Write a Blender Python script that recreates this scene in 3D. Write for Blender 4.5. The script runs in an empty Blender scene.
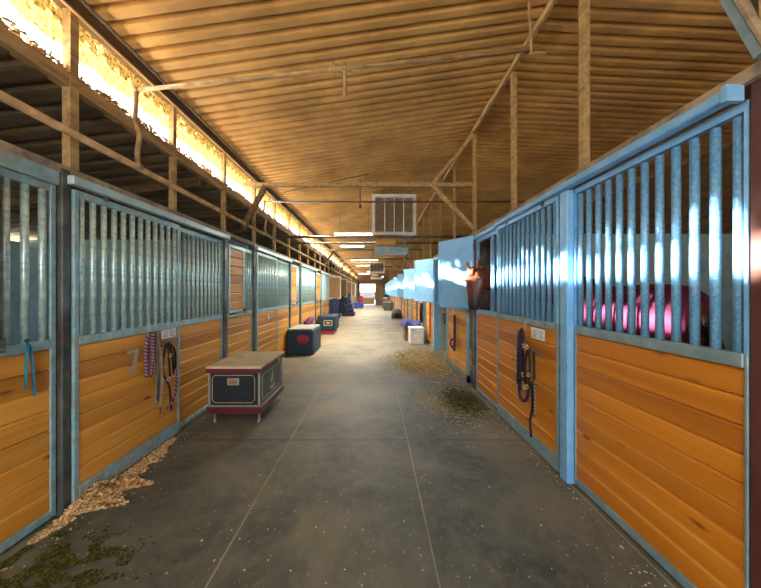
import bpy, bmesh, math, random
from mathutils import Vector, Matrix, noise
random.seed(7)
C = bpy.context.scene.collection
S = bpy.context.scene
PI = math.pi

# ------------------------------------------------------------------ camera, sky, sun, exposure
cam = bpy.data.objects.new('camera', bpy.data.cameras.new('camera'))
C.objects.link(cam)
cam.location = (0, 0, 1.5)
cam.rotation_euler = (PI/2, 0, 0)
cam.data.sensor_width = 36
cam.data.lens = 36*290/761
cam.data.shift_x = 5.5/761
cam.data.shift_y = -2/761
cam.data.clip_start = 0.02
cam.data.clip_end = 400
S.camera = cam

world = bpy.data.worlds.new('world'); S.world = world
world.use_nodes = True
nt = world.node_tree
bg = nt.nodes['Background']
bg.inputs[0].default_value = (0.80, 0.90, 1.0, 1)
bg.inputs[1].default_value = 4.6

sun = bpy.data.objects.new('sun', bpy.data.lights.new('sun', 'SUN'))
C.objects.link(sun)
sun.data.energy = 50
sun.data.angle = math.radians(1.2)
sun.data.color = (1.0, 0.93, 0.82)
sd = Vector((3.67, -0.37, -1.45)).normalized()
sun.rotation_euler = sd.to_track_quat('-Z', 'Y').to_euler()
sun.location = (-20, 5, 15)

S.view_settings.view_transform = 'Standard'
S.view_settings.look = 'None'
S.view_settings.gamma = 1
S.view_settings.use_curve_mapping = False
S.view_settings.exposure = 0.90
S.cycles.max_bounces = 10
S.cycles.diffuse_bounces = 6
S.cycles.sample_clamp_indirect = 8

# ------------------------------------------------------------------ measures
XL, XR = -2.12, 1.55            # faces of the two stall rows
OL, OR_ = -6.1, 5.75            # outer walls
Y0, Y1 = -4.0, 34.0
EAVE, SL, SR = 3.56, 0.142, 0.05
def roofz(x):
    return EAVE + (x-XL)*SL if x <= XR else EAVE + (XR-XL)*SL - (x-XR)*SR
NUM = ['first','second','third','fourth','fifth','sixth','seventh','eighth','ninth','tenth','eleventh','twelfth','thirteenth','fourteenth',
       'fifteenth','sixteenth','seventeenth','eighteenth','nineteenth','twentieth','twenty-first','twenty-second','twenty-third','twenty-fourth',
       'twenty-fifth','twenty-sixth','twenty-seventh','twenty-eighth','twenty-ninth','thirtieth','thirty-first','thirty-second','thirty-third','thirty-fourth']

# ------------------------------------------------------------------ mesh builder
class M:
    def __init__(s): s.v=[]; s.f=[]; s.mi=[]; s.sm=[]; s.cur=0; s.smooth=False
    def add(s, vs, fs, smooth=None):
        b=len(s.v); s.v+= [Vector(v) for v in vs]
        for f in fs:
            s.f.append([b+i for i in f]); s.mi.append(s.cur); s.sm.append(s.smooth if smooth is None else smooth)
    def box(s,x0,x1,y0,y1,z0,z1):
        if x0>x1: x0,x1=x1,x0
        if y0>y1: y0,y1=y1,y0
        if z0>z1: z0,z1=z1,z0
        s.add([(x0,y0,z0),(x1,y0,z0),(x1,y1,z0),(x0,y1,z0),(x0,y0,z1),(x1,y0,z1),(x1,y1,z1),(x0,y1,z1)],
              [(0,3,2,1),(4,5,6,7),(0,1,5,4),(1,2,6,5),(2,3,7,6),(3,0,4,7)])
        return s
    def bar(s,p,q,w,h,up=(0,0,1)):      # rectangular bar from p to q
        p=Vector(p);q=Vector(q);d=(q-p).normalized();u=Vector(up)
        if abs(d.dot(u))>.98: u=Vector((0,1,0))
        a=d.cross(u).normalized()*(w/2); b=a.normalized().cross(d).normalized()*(h/2)
        vs=[p-a-b,p+a-b,p+a+b,p-a+b,q-a-b,q+a-b,q+a+b,q-a+b]
        s.add(vs,[(0,1,2,3),(7,6,5,4),(0,4,5,1),(1,5,6,2),(2,6,7,3),(3,7,4,0)]); return s
    def tube(s,pts,r,n=10,up=(0,0,1),closed=False,caps=True):
        pts=[Vector(p) for p in pts]; N=len(pts)
        if not isinstance(r,(list,tuple)) or (isinstance(r,tuple)): r=[r]*N
        vs=[];u0=Vector(up)
        for i,p in enumerate(pts):
            if closed: d=pts[(i+1)%N]-pts[i-1]
            else: d=pts[min(i+1,N-1)]-pts[max(i-1,0)]
            d.normalize(); u=u0
            if abs(d.dot(u))>.97: u=Vector((0,1,0)) if abs(d.y)<.9 else Vector((1,0,0))
            a=d.cross(u).normalized(); b=a.cross(d).normalized()
            ra,rb = r[i] if isinstance(r[i],(tuple,list)) else (r[i],r[i])
            for k in range(n):
                t=2*PI*k/n; vs.append(p+a*math.cos(t)*ra+b*math.sin(t)*rb)
        fs=[]
        for i in range(N if closed else N-1):
            j=(i+1)%N
            for k in range(n):
                l=(k+1)%n; fs.append((i*n+k,i*n+l,j*n+l,j*n+k))
        if caps and not closed:
            fs.append(tuple(range(n-1,-1,-1))); fs.append(tuple((N-1)*n+k for k in range(n)))
        s.add(vs,fs,True); return s
    def ball(s,c,r,n=12,m=8):
        c=Vector(c); rx,ry,rz=r if isinstance(r,(tuple,list)) else (r,r,r)
        vs=[c+Vector((0,0,rz))]
        for i in range(1,m):
            for k in range(n):
                a=PI*i/m;t=2*PI*k/n; vs.append(c+Vector((rx*math.sin(a)*math.cos(t),ry*math.sin(a)*math.sin(t),rz*math.cos(a))))
        vs.append(c-Vector((0,0,rz))); fs=[]
        for k in range(n):
            fs.append((0,1+k,1+(k+1)%n)); e=1+(m-2)*n; fs.append((len(vs)-1,e+(k+1)%n,e+k))
            for i in range(m-2): a=1+i*n; fs.append((a+k,a+n+k,a+n+(k+1)%n,a+(k+1)%n))
        s.add(vs,fs,True); return s
    def twist(s,pts,r,turns,ms=(0,1),n=6):   # rope of two strands laid round each other
        P=resample(pts,turns*6+1)
        for q in (0,1):
            out=[]
            for i,p in enumerate(P):
                d=(P[min(i+1,len(P)-1)]-P[max(i-1,0)]).normalized()
                u=Vector((0,0,1)) if abs(d.z)<.9 else Vector((0,1,0))
                a=d.cross(u).normalized(); b=a.cross(d); t=2*PI*i/6+q*PI
                out.append(p+(a*math.cos(t)+b*math.sin(t))*r*.55)
            s.cur=ms[q]; s.tube(out,r*.62,n)
        s.cur=0; return s
    def mesh(s,name,mats,loc=(0,0,0)):
        L=Vector(loc); me=bpy.data.meshes.new(name)
        me.from_pydata([tuple(v-L) for v in s.v],[],s.f)
        for m in (mats if isinstance(mats,(list,tuple)) else [mats]): me.materials.append(m)
        me.polygons.foreach_set('material_index',s.mi); me.polygons.foreach_set('use_smooth',s.sm)
        me.update(); return me
def resample(pts,n):
    pts=[Vector(p) for p in pts]
    # catmull-rom then even spacing
    P=[pts[0]*2-pts[1]]+pts+[pts[-1]*2-pts[-2]]; out=[]
    for i in range(1,len(P)-2):
        for k in range(8):
            t=k/8; a,b,c,d=P[i-1],P[i],P[i+1],P[i+2]
            out.append(.5*((2*b)+(c-a)*t+(2*a-5*b+4*c-d)*t*t+(-a+3*b-3*c+d)*t**3))
    out.append(pts[-1]); L=[0]
    for i in range(1,len(out)): L.append(L[-1]+(out[i]-out[i-1]).length)
    res=[];j=0
    for k in range(n):
        t=L[-1]*k/(n-1)
        while j<len(L)-2 and L[j+1]<t: j+=1
        w=(t-L[j])/max(1e-9,L[j+1]-L[j]); res.append(out[j].lerp(out[j+1],min(1,w)))
    return res

def thing(name,label,cat,loc,group=None,rz=0):
    o=bpy.data.objects.new(name,None); C.objects.link(o); o.empty_display_size=.1
    o.location=loc; o.rotation_euler=(0,0,rz); o['label']=label; o['category']=cat
    if group: o['group']=group
    return o
def part(name,m,mat,root,label=None,kind=None,base=None):
    L = base if base is not None else (root.location if root else (0,0,0))
    o=bpy.data.objects.new(name,m.mesh(name,mat,L)); C.objects.link(o)
    if root: o.parent=root
    if label: o['label']=label
    if kind: o['kind']=kind
    return o
def single(name,m,mat,label,cat,group=None,loc=None,kind=None):
    if loc is None:
        n=len(m.v); loc=Vector((sum(v.x for v in m.v)/n,sum(v.y for v in m.v)/n,min(v.z for v in m.v)))
    o=bpy.data.objects.new(name,m.mesh(name,mat,loc)); C.objects.link(o); o.location=loc
    o['label']=label; o['category']=cat
    if group: o['group']=group
    if kind: o['kind']=kind
    return o
def struct(name,m,mat):
    o=bpy.data.objects.new(name,m.mesh(name,mat)); C.objects.link(o); o['kind']='structure'; return o
def bevel(o,w=.004,seg=2):
    b=o.modifiers.new('bevel','BEVEL'); b.width=w; b.segments=seg; b.limit_method='ANGLE'; return o

# ------------------------------------------------------------------ materials
def nodes(name):
    m=bpy.data.materials.new(name); m.use_nodes=True
    t=m.node_tree; return m,t,t.nodes['Principled BSDF']
def N(t,k,**kw):
    n=t.nodes.new(k)
    for a,b in kw.items(): setattr(n,a,b)
    return n
def ramp(t,stops,src):
    r=N(t,'ShaderNodeValToRGB'); e=r.color_ramp.elements
    while len(e)<len(stops): e.new(.5)
    for x,(p,c) in zip(e,stops): x.position=p; x.color=c if len(c)==4 else (*c,1)
    t.links.new(src,r.inputs[0]); return r.outputs[0]
def coords(t,scale=(1,1,1),kind='Object'):
    tc=N(t,'ShaderNodeTexCoord'); mp=N(t,'ShaderNodeMapping'); mp.inputs['Scale'].default_value=scale
    t.links.new(tc.outputs[kind],mp.inputs[0]); return mp.outputs[0]
def nz(t,vec,scale,detail=3,rough=.5,dist=0):
    n=N(t,'ShaderNodeTexNoise'); n.inputs['Scale'].default_value=scale; n.inputs['Detail'].default_value=detail
    n.inputs['Roughness'].default_value=rough; n.inputs['Distortion'].default_value=dist
    t.links.new(vec,n.inputs['Vector']); return n.outputs['Fac']
def mix(t,f,a,b,mode='MIX'):
    m=N(t,'ShaderNodeMix',data_type='RGBA',blend_type=mode)
    for i,x in ((0,f),(6,a),(7,b)):
        if hasattr(x,'links') or hasattr(x,'is_linked'): t.links.new(x,m.inputs[i])
        elif i==0: m.inputs[0].default_value=x
        else: m.inputs[i].default_value=(*x,1)
    return m.outputs[2]
def bump(t,p,h,st=.3,d=.01):
    b=N(t,'ShaderNodeBump'); b.inputs['Strength'].default_value=st; b.inputs['Distance'].default_value=d
    t.links.new(h,b.inputs['Height']); t.links.new(b.outputs[0],p.inputs['Normal'])
def mottled(name,a,b,scale=6,rough=.6,metal=0,detail=4,lo=.35,hi=.65,bmp=.15,stretch=(1,1,1),spec=.5,dust=None):
    m,t,p=nodes(name); v=coords(t,stretch); f=nz(t,v,scale,detail,.6)
    c=ramp(t,[(lo,a),(hi,b)],f)
    if dust:
        g=ramp(t,[(.5,(0,0,0)),(.72,(1,1,1))],nz(t,v,scale*.6,5,.7))
        c=mix(t,g,c,dust)
    t.links.new(c,p.inputs['Base Color'])
    p.inputs['Roughness'].default_value=rough; p.inputs['Metallic'].default_value=metal
    p.inputs['Specular IOR Level'].default_value=spec
    if bmp: bump(t,p,f,bmp,.006)
    return m
def wood_mat(name,a,b,c,gloss=.52,groove=True):
    m,t,p=nodes(name)
    v=coords(t,(1,1,1)); gs=coords(t,(9,.8,11))
    g=N(t,'ShaderNodeNewGeometry')
    # grain displaced per board
    ad=N(t,'ShaderNodeVectorMath',operation='ADD'); sc=N(t,'ShaderNodeVectorMath',operation='SCALE')
    cb=N(t,'ShaderNodeCombineXYZ')
    for i in range(3): t.links.new(g.outputs['Random Per Island'],cb.inputs[i])
    t.links.new(cb.outputs[0],sc.inputs[0]); sc.inputs['Scale'].default_value=37
    t.links.new(gs,ad.inputs[0]); t.links.new(sc.outputs[0],ad.inputs[1])
    f=nz(t,ad.outputs[0],.75,4,.5,.4)
    col=ramp(t,[(.3,a),(.52,b),(.75,c)],f)
    # knots
    kv=coords(t,(3.2,2.1,7.6)); ka=N(t,'ShaderNodeVectorMath',operation='ADD'); t.links.new(kv,ka.inputs[0]); t.links.new(sc.outputs[0],ka.inputs[1])
    vo=N(t,'ShaderNodeTexVoronoi'); vo.inputs['Scale'].default_value=1.0; t.links.new(ka.outputs[0],vo.inputs['Vector'])
    k=ramp(t,[(.05,(1,1,1)),(.13,(0,0,0))],vo.outputs['Distance'])
    col=mix(t,k,col,(a[0]*.35,a[1]*.25,a[2]*.25))
    # board to board tone
    rr=ramp(t,[(0,(.70,.62,.52)),(1,(1.08,1.08,1.08))],g.outputs['Random Per Island'])
    col=mix(t,1.0,col,rr,'MULTIPLY')
    t.links.new(col,p.inputs['Base Color'])
    p.inputs['Roughness'].default_value=gloss
    bump(t,p,f,.12,.003); return m

PINE = wood_mat('varnished_pine',(.42,.135,.006),(.57,.205,.009),(.66,.28,.02))
PINE_L = wood_mat('varnished_pine_left',(.47,.19,.018),(.63,.285,.033),(.73,.37,.06),.55)
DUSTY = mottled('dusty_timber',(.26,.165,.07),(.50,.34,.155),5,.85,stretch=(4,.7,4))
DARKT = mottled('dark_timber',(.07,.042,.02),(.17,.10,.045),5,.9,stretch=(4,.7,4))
PLATE = mottled('dusty_plate',(.22,.17,.11),(.42,.34,.22),7,.8,dust=(.08,.07,.07))
PIPE  = mottled('dusty_pipe',(.24,.15,.07),(.46,.31,.16),9,.85)
DPIPE = mottled('dark_pipe',(.05,.04,.035),(.13,.10,.075),9,.7)
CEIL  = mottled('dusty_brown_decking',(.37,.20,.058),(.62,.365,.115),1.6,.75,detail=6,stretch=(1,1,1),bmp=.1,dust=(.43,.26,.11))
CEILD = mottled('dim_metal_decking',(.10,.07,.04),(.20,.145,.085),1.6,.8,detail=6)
ROOFM = mottled('bright_roof_metal',(.62,.60,.55),(.78,.75,.68),3,.5,.1)
GALV  = mottled('galvanized_left',(.34,.54,.56),(.66,.88,.88),30,.36,.4,detail=3,bmp=.05)
GALVF = mottled('galvanized_frame',(.20,.37,.42),(.36,.56,.61),12,.45,.3,bmp=.05,dust=(.32,.28,.20))
BLUEG = mottled('blue_galvanized',(.11,.36,.68),(.28,.56,.86),60,.34,.3,detail=2,bmp=.04)  # right row's stronger blue stands for sky reflection, put into the base colours
BLUEF = mottled('blue_frame',(.17,.44,.76),(.26,.54,.84),10,.4,.25,bmp=.04)
BLUES = mottled('blue_sheet',(.21,.53,.93),(.30,.61,.96),8,.45,.2,bmp=.03)
GREYF = mottled('grey_blue_frame',(.17,.27,.31),(.27,.38,.42),9,.5,.3,bmp=.05)
DPOST = mottled('dark_steel_post',(.05,.055,.05),(.16,.17,.16),6,.45,.5,dust=(.10,.055,.025))
RUST  = mottled('brown_painted_steel',(.075,.022,.018),(.11,.035,.027),7,.5,dust=(.09,.03,.022))
SHEET = mottled('pale_sheet',(.34,.53,.57),(.48,.68,.72),5,.45,.2,bmp=.05)
WHITE = mottled('white_painted',(.62,.63,.60),(.80,.80,.77),8,.5)
BLACK = mottled('black_leather',(.010,.008,.008),(.028,.020,.016),20,.7,spec=.25)
NAVY  = mottled('navy_panel',(.005,.008,.014),(.012,.018,.028),9,.4)
NAVYC = mottled('navy_canvas',(.010,.028,.055),(.022,.055,.09),14,.75,bmp=.3)
TRIM  = mottled('aged_trim',(.20,.19,.16),(.32,.30,.25),9,.5)
TEALP = mottled('slate_panel',(.04,.075,.085),(.065,.11,.12),9,.45)
MAROON= mottled('maroon_trim',(.07,.006,.012),(.12,.012,.022),9,.4)
REDP  = mottled('dull_red',(.30,.02,.03),(.42,.03,.04),9,.6)
GOLD  = mottled('gold_line',(.55,.42,.20),(.70,.56,.30),9,.45)
CREAM = mottled('tan_trunk_top',(.42,.34,.20),(.60,.50,.30),6,.6)
GREYC = mottled('grey_cover_top',(.25,.27,.24),(.42,.42,.36),6,.8)
CHROME= mottled('worn_chrome',(.45,.42,.38),(.65,.62,.56),12,.3,.8)
PURP  = mottled('purple_rope',(.05,.004,.028),(.09,.008,.05),30,.7)
PINKW = mottled('pale_rope',(.20,.10,.15),(.34,.22,.28),30,.7)
DKROPE= mottled('navy_rope',(.02,.012,.045),(.05,.02,.08),30,.7)
PURPC = mottled('purple_cloth',(.14,.03,.12),(.22,.06,.18),9,.8)
BLUEC = mottled('blue_cloth',(.025,.035,.18),(.06,.07,.30),9,.85,bmp=.4)
DBLUEC= mottled('dark_blue_cloth',(.008,.014,.045),(.022,.034,.10),9,.85,bmp=.4)
TEALC = mottled('teal_nylon',(.0,.13,.22),(.01,.20,.30),20,.6)
REDC  = mottled('red_cloth',(.35,.01,.03),(.55,.03,.05),9,.8)
BLUEPL= mottled('blue_plastic',(.02,.06,.35),(.03,.09,.45),5,.4)
BROWNB= mottled('brown_board',(.16,.085,.035),(.28,.16,.07),5,.7,stretch=(3,1,3))
BEIGE = mottled('beige_board',(.45,.32,.16),(.60,.45,.25),3,.7)
BUCKET= mottled('dark_bucket',(.03,.06,.07),(.07,.12,.13),9,.35)
FLINE = mottled('sign_print',(.25,.30,.42),(.40,.42,.52),40,.6)
NUMP  = mottled('worn_grey_paint',(.34,.33,.28),(.46,.42,.34),60,.7)
def flakes(name,stops):
    m,t,p=nodes(name); g=N(t,'ShaderNodeNewGeometry'); t.links.new(ramp(t,stops,g.outputs['Random Per Island']),p.inputs['Base Color'])
    p.inputs['Roughness'].default_value=.85; p.inputs['Specular IOR Level'].default_value=.2; return m
SHAVE = flakes('wood_shavings',[(0,(.22,.10,.03)),(.35,(.46,.27,.10)),(.7,(.66,.46,.22)),(1,(.88,.74,.50))])
STRAW = flakes('dry_hay',[(0,(.22,.13,.04)),(.5,(.50,.36,.14)),(1,(.74,.60,.33))])
GREENH= flakes('green_hay',[(0,(.012,.02,.003)),(.6,(.06,.065,.012)),(1,(.17,.16,.04))])
EARTH = mottled('dirt',(.20,.14,.08),(.36,.27,.17),3,.95)
SAND  = mottled('sunlit_sand',(.50,.42,.32),(.62,.54,.42),.8,.95)
HEDGE = mottled('far_hedge',(.05,.05,.05),(.12,.11,.12),3,.95)

def floor_mat():
    m,t,p=nodes('rubber_mat_floor'); tc=N(t,'ShaderNodeTexCoord'); o=tc.outputs['Object']
    sp=N(t,'ShaderNodeSeparateXYZ'); t.links.new(o,sp.inputs[0])
    def wrap(sock,off,per):
        a=N(t,'ShaderNodeMath',operation='SUBTRACT'); t.links.new(sock,a.inputs[0]); a.inputs[1].default_value=off
        w=N(t,'ShaderNodeMath',operation='PINGPONG'); t.links.new(a.outputs[0],w.inputs[0]); w.inputs[1].default_value=per/2
        return w.outputs[0]
    def less(s_,v,soft=.0):
        a=N(t,'ShaderNodeMapRange'); t.links.new(s_,a.inputs[0]); a.inputs[1].default_value=v; a.inputs[2].default_value=v*.4; a.clamp=True
        return a.outputs[0]
    sx=less(wrap(sp.outputs[0],.33,1.19),.007); sy=less(wrap(sp.outputs[1],2.94,1.83),.010)
    fine=nz(t,o,9,6,.65); big=nz(t,o,1.1,5,.6,.5); sp2=nz(t,o,45,2,.5)
    base=ramp(t,[(.32,(.034,.042,.034)),(.5,(.088,.098,.075)),(.68,(.20,.175,.11))],big)
    base=mix(t,ramp(t,[(.45,(0,0,0)),(.75,(.7,.7,.7))],fine),base,(.17,.155,.11))
    # tan dust with the far aisle's brightness painted in, thicker away and leftwards
    d=N(t,'ShaderNodeMapRange'); t.links.new(sp.outputs[1],d.inputs[0]); d.inputs[1].default_value=3.0; d.inputs[2].default_value=8; d.clamp=True
    lx=N(t,'ShaderNodeMapRange'); t.links.new(sp.outputs[0],lx.inputs[0]); lx.inputs[1].default_value=.3; lx.inputs[2].default_value=-1.4; lx.inputs[3].default_value=.45; lx.clamp=True
    mu=N(t,'ShaderNodeMath',operation='MULTIPLY'); t.links.new(d.outputs[0],mu.inputs[0]); t.links.new(lx.outputs[0],mu.inputs[1])
    nn=N(t,'ShaderNodeMath',operation='MULTIPLY'); t.links.new(mu.outputs[0],nn.inputs[0]); t.links.new(ramp(t,[(.25,(.35,.35,.35)),(.6,(1,1,1))],big),nn.inputs[1])
    base=mix(t,nn.outputs[0],base,(.36,.29,.18))
    speck=ramp(t,[(.69,(0,0,0)),(.73,(1,1,1))],sp2); base=mix(t,speck,base,(.45,.38,.25))
    sxv=N(t,'ShaderNodeMath',operation='MULTIPLY'); t.links.new(sx,sxv.inputs[0]); t.links.new(ramp(t,[(.3,(.25,.25,.25)),(.6,(1,1,1))],nz(t,o,2.1,2)),sxv.inputs[1])
    base=mix(t,sxv.outputs[0],base,(.34,.28,.16)); base=mix(t,sy,base,(.02,.025,.025))
    t.links.new(base,p.inputs['Base Color'])
    p.inputs['Roughness'].default_value=.62
    bump(t,p,fine,.35,.008); return m
FLOOR=floor_mat()

def net_mat():
    m,t,p=nodes('dusty_netting'); t.nodes.remove(p)
    v=coords(t); tc=N(t,'ShaderNodeTexCoord'); sp=N(t,'ShaderNodeSeparateXYZ'); t.links.new(tc.outputs['Object'],sp.inputs[0])
    f=nz(t,v,26,6,.75,.8); g=nz(t,v,5,4,.7)
    h=N(t,'ShaderNodeMapRange'); t.links.new(sp.outputs[2],h.inputs[0]); h.inputs[1].default_value=3.09; h.inputs[2].default_value=3.25; h.inputs[3].default_value=-.45; h.inputs[4].default_value=.15; h.clamp=True
    gg=N(t,'ShaderNodeMath',operation='MULTIPLY_ADD'); t.links.new(g,gg.inputs[0]); gg.inputs[1].default_value=.9; gg.inputs[2].default_value=-.45
    s1=N(t,'ShaderNodeMath',operation='ADD'); t.links.new(f,s1.inputs[0]); t.links.new(h.outputs[0],s1.inputs[1])
    s2=N(t,'ShaderNodeMath',operation='ADD'); t.links.new(s1.outputs[0],s2.inputs[0]); t.links.new(gg.outputs[0],s2.inputs[1])
    fac=ramp(t,[(.46,(0,0,0)),(.56,(1,1,1))],s2.outputs[0])
    tr=N(t,'ShaderNodeBsdfTransparent'); tl=N(t,'ShaderNodeBsdfTranslucent'); df=N(t,'ShaderNodeBsdfDiffuse')
    cc=ramp(t,[(.35,(.04,.02,.004)),(.6,(.20,.13,.035))],nz(t,v,40,3))
    t.links.new(cc,tl.inputs[0]); t.links.new(cc,df.inputs[0])
    a=N(t,'ShaderNodeMixShader'); a.inputs[0].default_value=.4; t.links.new(tl.outputs[0],a.inputs[1]); t.links.new(df.outputs[0],a.inputs[2])
    b=N(t,'ShaderNodeMixShader'); t.links.new(fac,b.inputs[0]); t.links.new(tr.outputs[0],b.inputs[1]); t.links.new(a.outputs[0],b.inputs[2])
    t.links.new(b.outputs[0],t.nodes['Material Output'].inputs[0]); return m
NET=net_mat()
def glow(name,col,st):
    m,t,p=nodes(name); p.inputs['Base Color'].default_value=(.8,.8,.8,1)
    p.inputs['Emission Color'].default_value=(*col,1); p.inputs['Emission Strength'].default_value=st; return m
TUBE=glow('fluorescent_tube',(1,.93,.80),7)

# ------------------------------------------------------------------ setting
m=M(); m.box(XL-.1,XR+.1,Y0,Y1+.2,-.06,0); struct('floor',m,FLOOR)
m=M(); m.box(OL,XL-.1,Y0,Y1+.2,-.06,-.005); m.box(XR+.1,OR_,Y0,Y1+.2,-.06,-.005); struct('floor_of_the_stalls',m,EARTH)
m=M(); m.box(-60,60,-60,-4.0,-.2,-.07); m.box(-60,60,Y1+.2,160,-.2,-.07); m.box(-60,OL,-4,Y1+.2,-.2,-.07); m.box(OR_,60,-4,Y1+.2,-.2,-.07); struct('ground',m,SAND)

def deck(m,x0,z0,x1,z1,y0,y1,pitch=.128,h=.046,flip=False):
    prof=[]; y=y0
    while y<y1:
        prof+=[(y,h*.18),(y+pitch*.12,0),(y+pitch*.50,0),(y+pitch*.64,h*.15),(y+pitch*.72,h),(y+pitch*.92,h)]; y+=pitch
    prof.append((y,0)); b=[]
    for (yy,dz) in prof: b+=[(x0,yy,z0+dz),(x1,yy,z1+dz)]
    m.add(b,[(2*i,2*i+1,2*i+3,2*i+2) for i in range(len(prof)-1)],False)
m=M(); deck(m,XL-.42,roofz(XL-.42),XR,roofz(XR),Y0,Y1); deck(m,XR,roofz(XR),OR_,roofz(OR_),Y0,Y1)
struct('ceiling',m,CEIL)
m=M(); e=.05
m.add([(XL-.42,Y0,roofz(XL-.42)+e),(XR,Y0,roofz(XR)+e),(XR,Y1,roofz(XR)+e),(XL-.42,Y1,roofz(XL-.42)+e)],[(0,1,2,3)])
m.add([(XR,Y0,roofz(XR)+e),(OR_+.1,Y0,roofz(OR_)+e),(OR_+.1,Y1,roofz(OR_)+e),(XR,Y1,roofz(XR)+e)],[(0,1,2,3)])
struct('roof_sheeting',m,ROOFM)
LZ0,LZ1=2.91,2.45      # lower roof over the left stalls, its unseen eave lengthened to block sun
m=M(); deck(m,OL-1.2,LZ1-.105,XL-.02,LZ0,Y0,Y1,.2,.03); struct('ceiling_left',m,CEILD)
m=M()
m.add([(OL-1.2,Y0,LZ1-.055),(XL-.02,Y0,LZ0+.05),(XL-.02,Y1,LZ0+.05),(OL-1.2,Y1,LZ1-.055)],[(0,1,2,3)]); struct('roof_left',m,ROOFM)

m=M(); m.box(OL-.05,OL,Y0,Y1,0,2.36); struct('wall_left',m,SHEET)
m=M(); m.box(OR_,OR_+.05,Y0,Y1,0,roofz(OR_)+.03)
for z in (2.5,2.8,3.1): m.box(OR_-.06,OR_,Y0,Y1,z,z+.04)
struct('wall_right',m,DARKT)
# end wall with the open doorway
m=M(); m.box(OL,-1.75,Y1,Y1+.1,0,4.2); m.box(0.0,OR_,Y1,Y1+.1,0,4.2); m.box(-1.75,0.0,Y1,Y1+.1,2.42,4.2); struct('wall_end',m,BROWNB)
m=M(); m.box(OL,XL-.05,Y0-.1,Y0,0,4.2); m.box(XR+.05,OR_,Y0-.1,Y0,0,4.2); m.box(XL-.05,XR+.05,Y0-.1,Y0,2.9,4.2); struct('wall_added_behind',m,BROWNB)  # unseen wall added behind the camera to cut light from the back
m=M(); m.box(-60,60,60,60.5,-.1,1.55); struct('far_fence_line',m,HEDGE)
# unseen stretches of both rows by the camera, added to block and bounce light
m=M(); m.box(XL-.04,XL,Y0,1.05,0,1.15); m.box(XL-.04,XL,Y0,1.05,2.1,2.35); struct('wall_left_near',m,PINE_L)
m=M(); m.box(XR,XR+.04,Y0,1.08,0,1.2); m.box(XR,XR+.04,Y0,1.08,2.25,2.4); struct('wall_right_near',m,PINE)

# partitions between stalls
for i in range(10):
    y=5.08+3.1*i-.02
    for k,(xa,xb,yy) in enumerate(((OL,XL-.09,y-3.1 if i==0 else None),(OL,XL-.09,y),(XR+(.24 if i==0 else .11),OR_,4.56+3.1*i))):
        if yy is None or yy>Y1-.5: continue
        if k==0: continue
        w=M(); w.box(xa,xb,yy-.012,yy+.012,0,2.38); w.box(xa,xb,yy-.03,yy+.03,2.36,2.41)
        o2=struct('wall_partition',w,SHEET)
w=M(); w.box(XR+.09,OR_,1.13,1.17,0,1.25); struct('wall_partition',w,BROWNB)

# ------------------------------------------------------------------ stall fronts
def side(row):   # row 'L' or 'R' -> function turning (t,y,z), t = depth away from the aisle, into a point
    return (lambda t: XL-t) if row=='L' else (lambda t: XR+t)
def boards(m,X,y0,y1,z0,z1,t0=0,n=None,th=.035,c=.008):
    n=n or max(1,round((z1-z0)/.127)); h=(z1-z0)/n
    for i in range(n):
        a,b=z0+i*h,z0+(i+1)*h-.003
        pr=[(t0,a+c*.5),(t0,b-c*1.6),(t0+c*1.3,b),(t0+th,b),(t0+th,a),(t0+c,a)]
        # boards are butt-jointed here and there
        cuts=[y0,y1]
        vs=[(X(t),y,z) for y in cuts for t,z in pr]; k=len(pr)
        fs=[(j,(j+1)%k,k+(j+1)%k,k+j) for j in range(k)]+[tuple(range(k-1,-1,-1)),tuple(range(k,2*k))]
        m.add(vs,fs,False)
BAR={}
def bars(root,X,ys,z0,z1,t,mat,r=.019):
    key=(round(z1-z0,3),mat.name,r)
    if key not in BAR:
        b=M(); b.tube([(0,0,0),(0,0,z1-z0)],r,16); BAR[key]=b.mesh('bar',mat)
    for y in ys:
        o=bpy.data.objects.new('bar',BAR[key]); C.objects.link(o); o.parent=root
        o.location=Vector((X(t),y,z0))-root.location
def bars_one(root,X,ys,z0,z1,t,mat,r=.019):
    b=M()
    for y in ys: b.tube([(X(t),y,z0),(X(t),y,z1)],r,6,caps=False)
    part('grille',b,mat,root)
def lin(a,b,n): return [a+(b-a)*i/(n-1) for i in range(n)]

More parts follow.
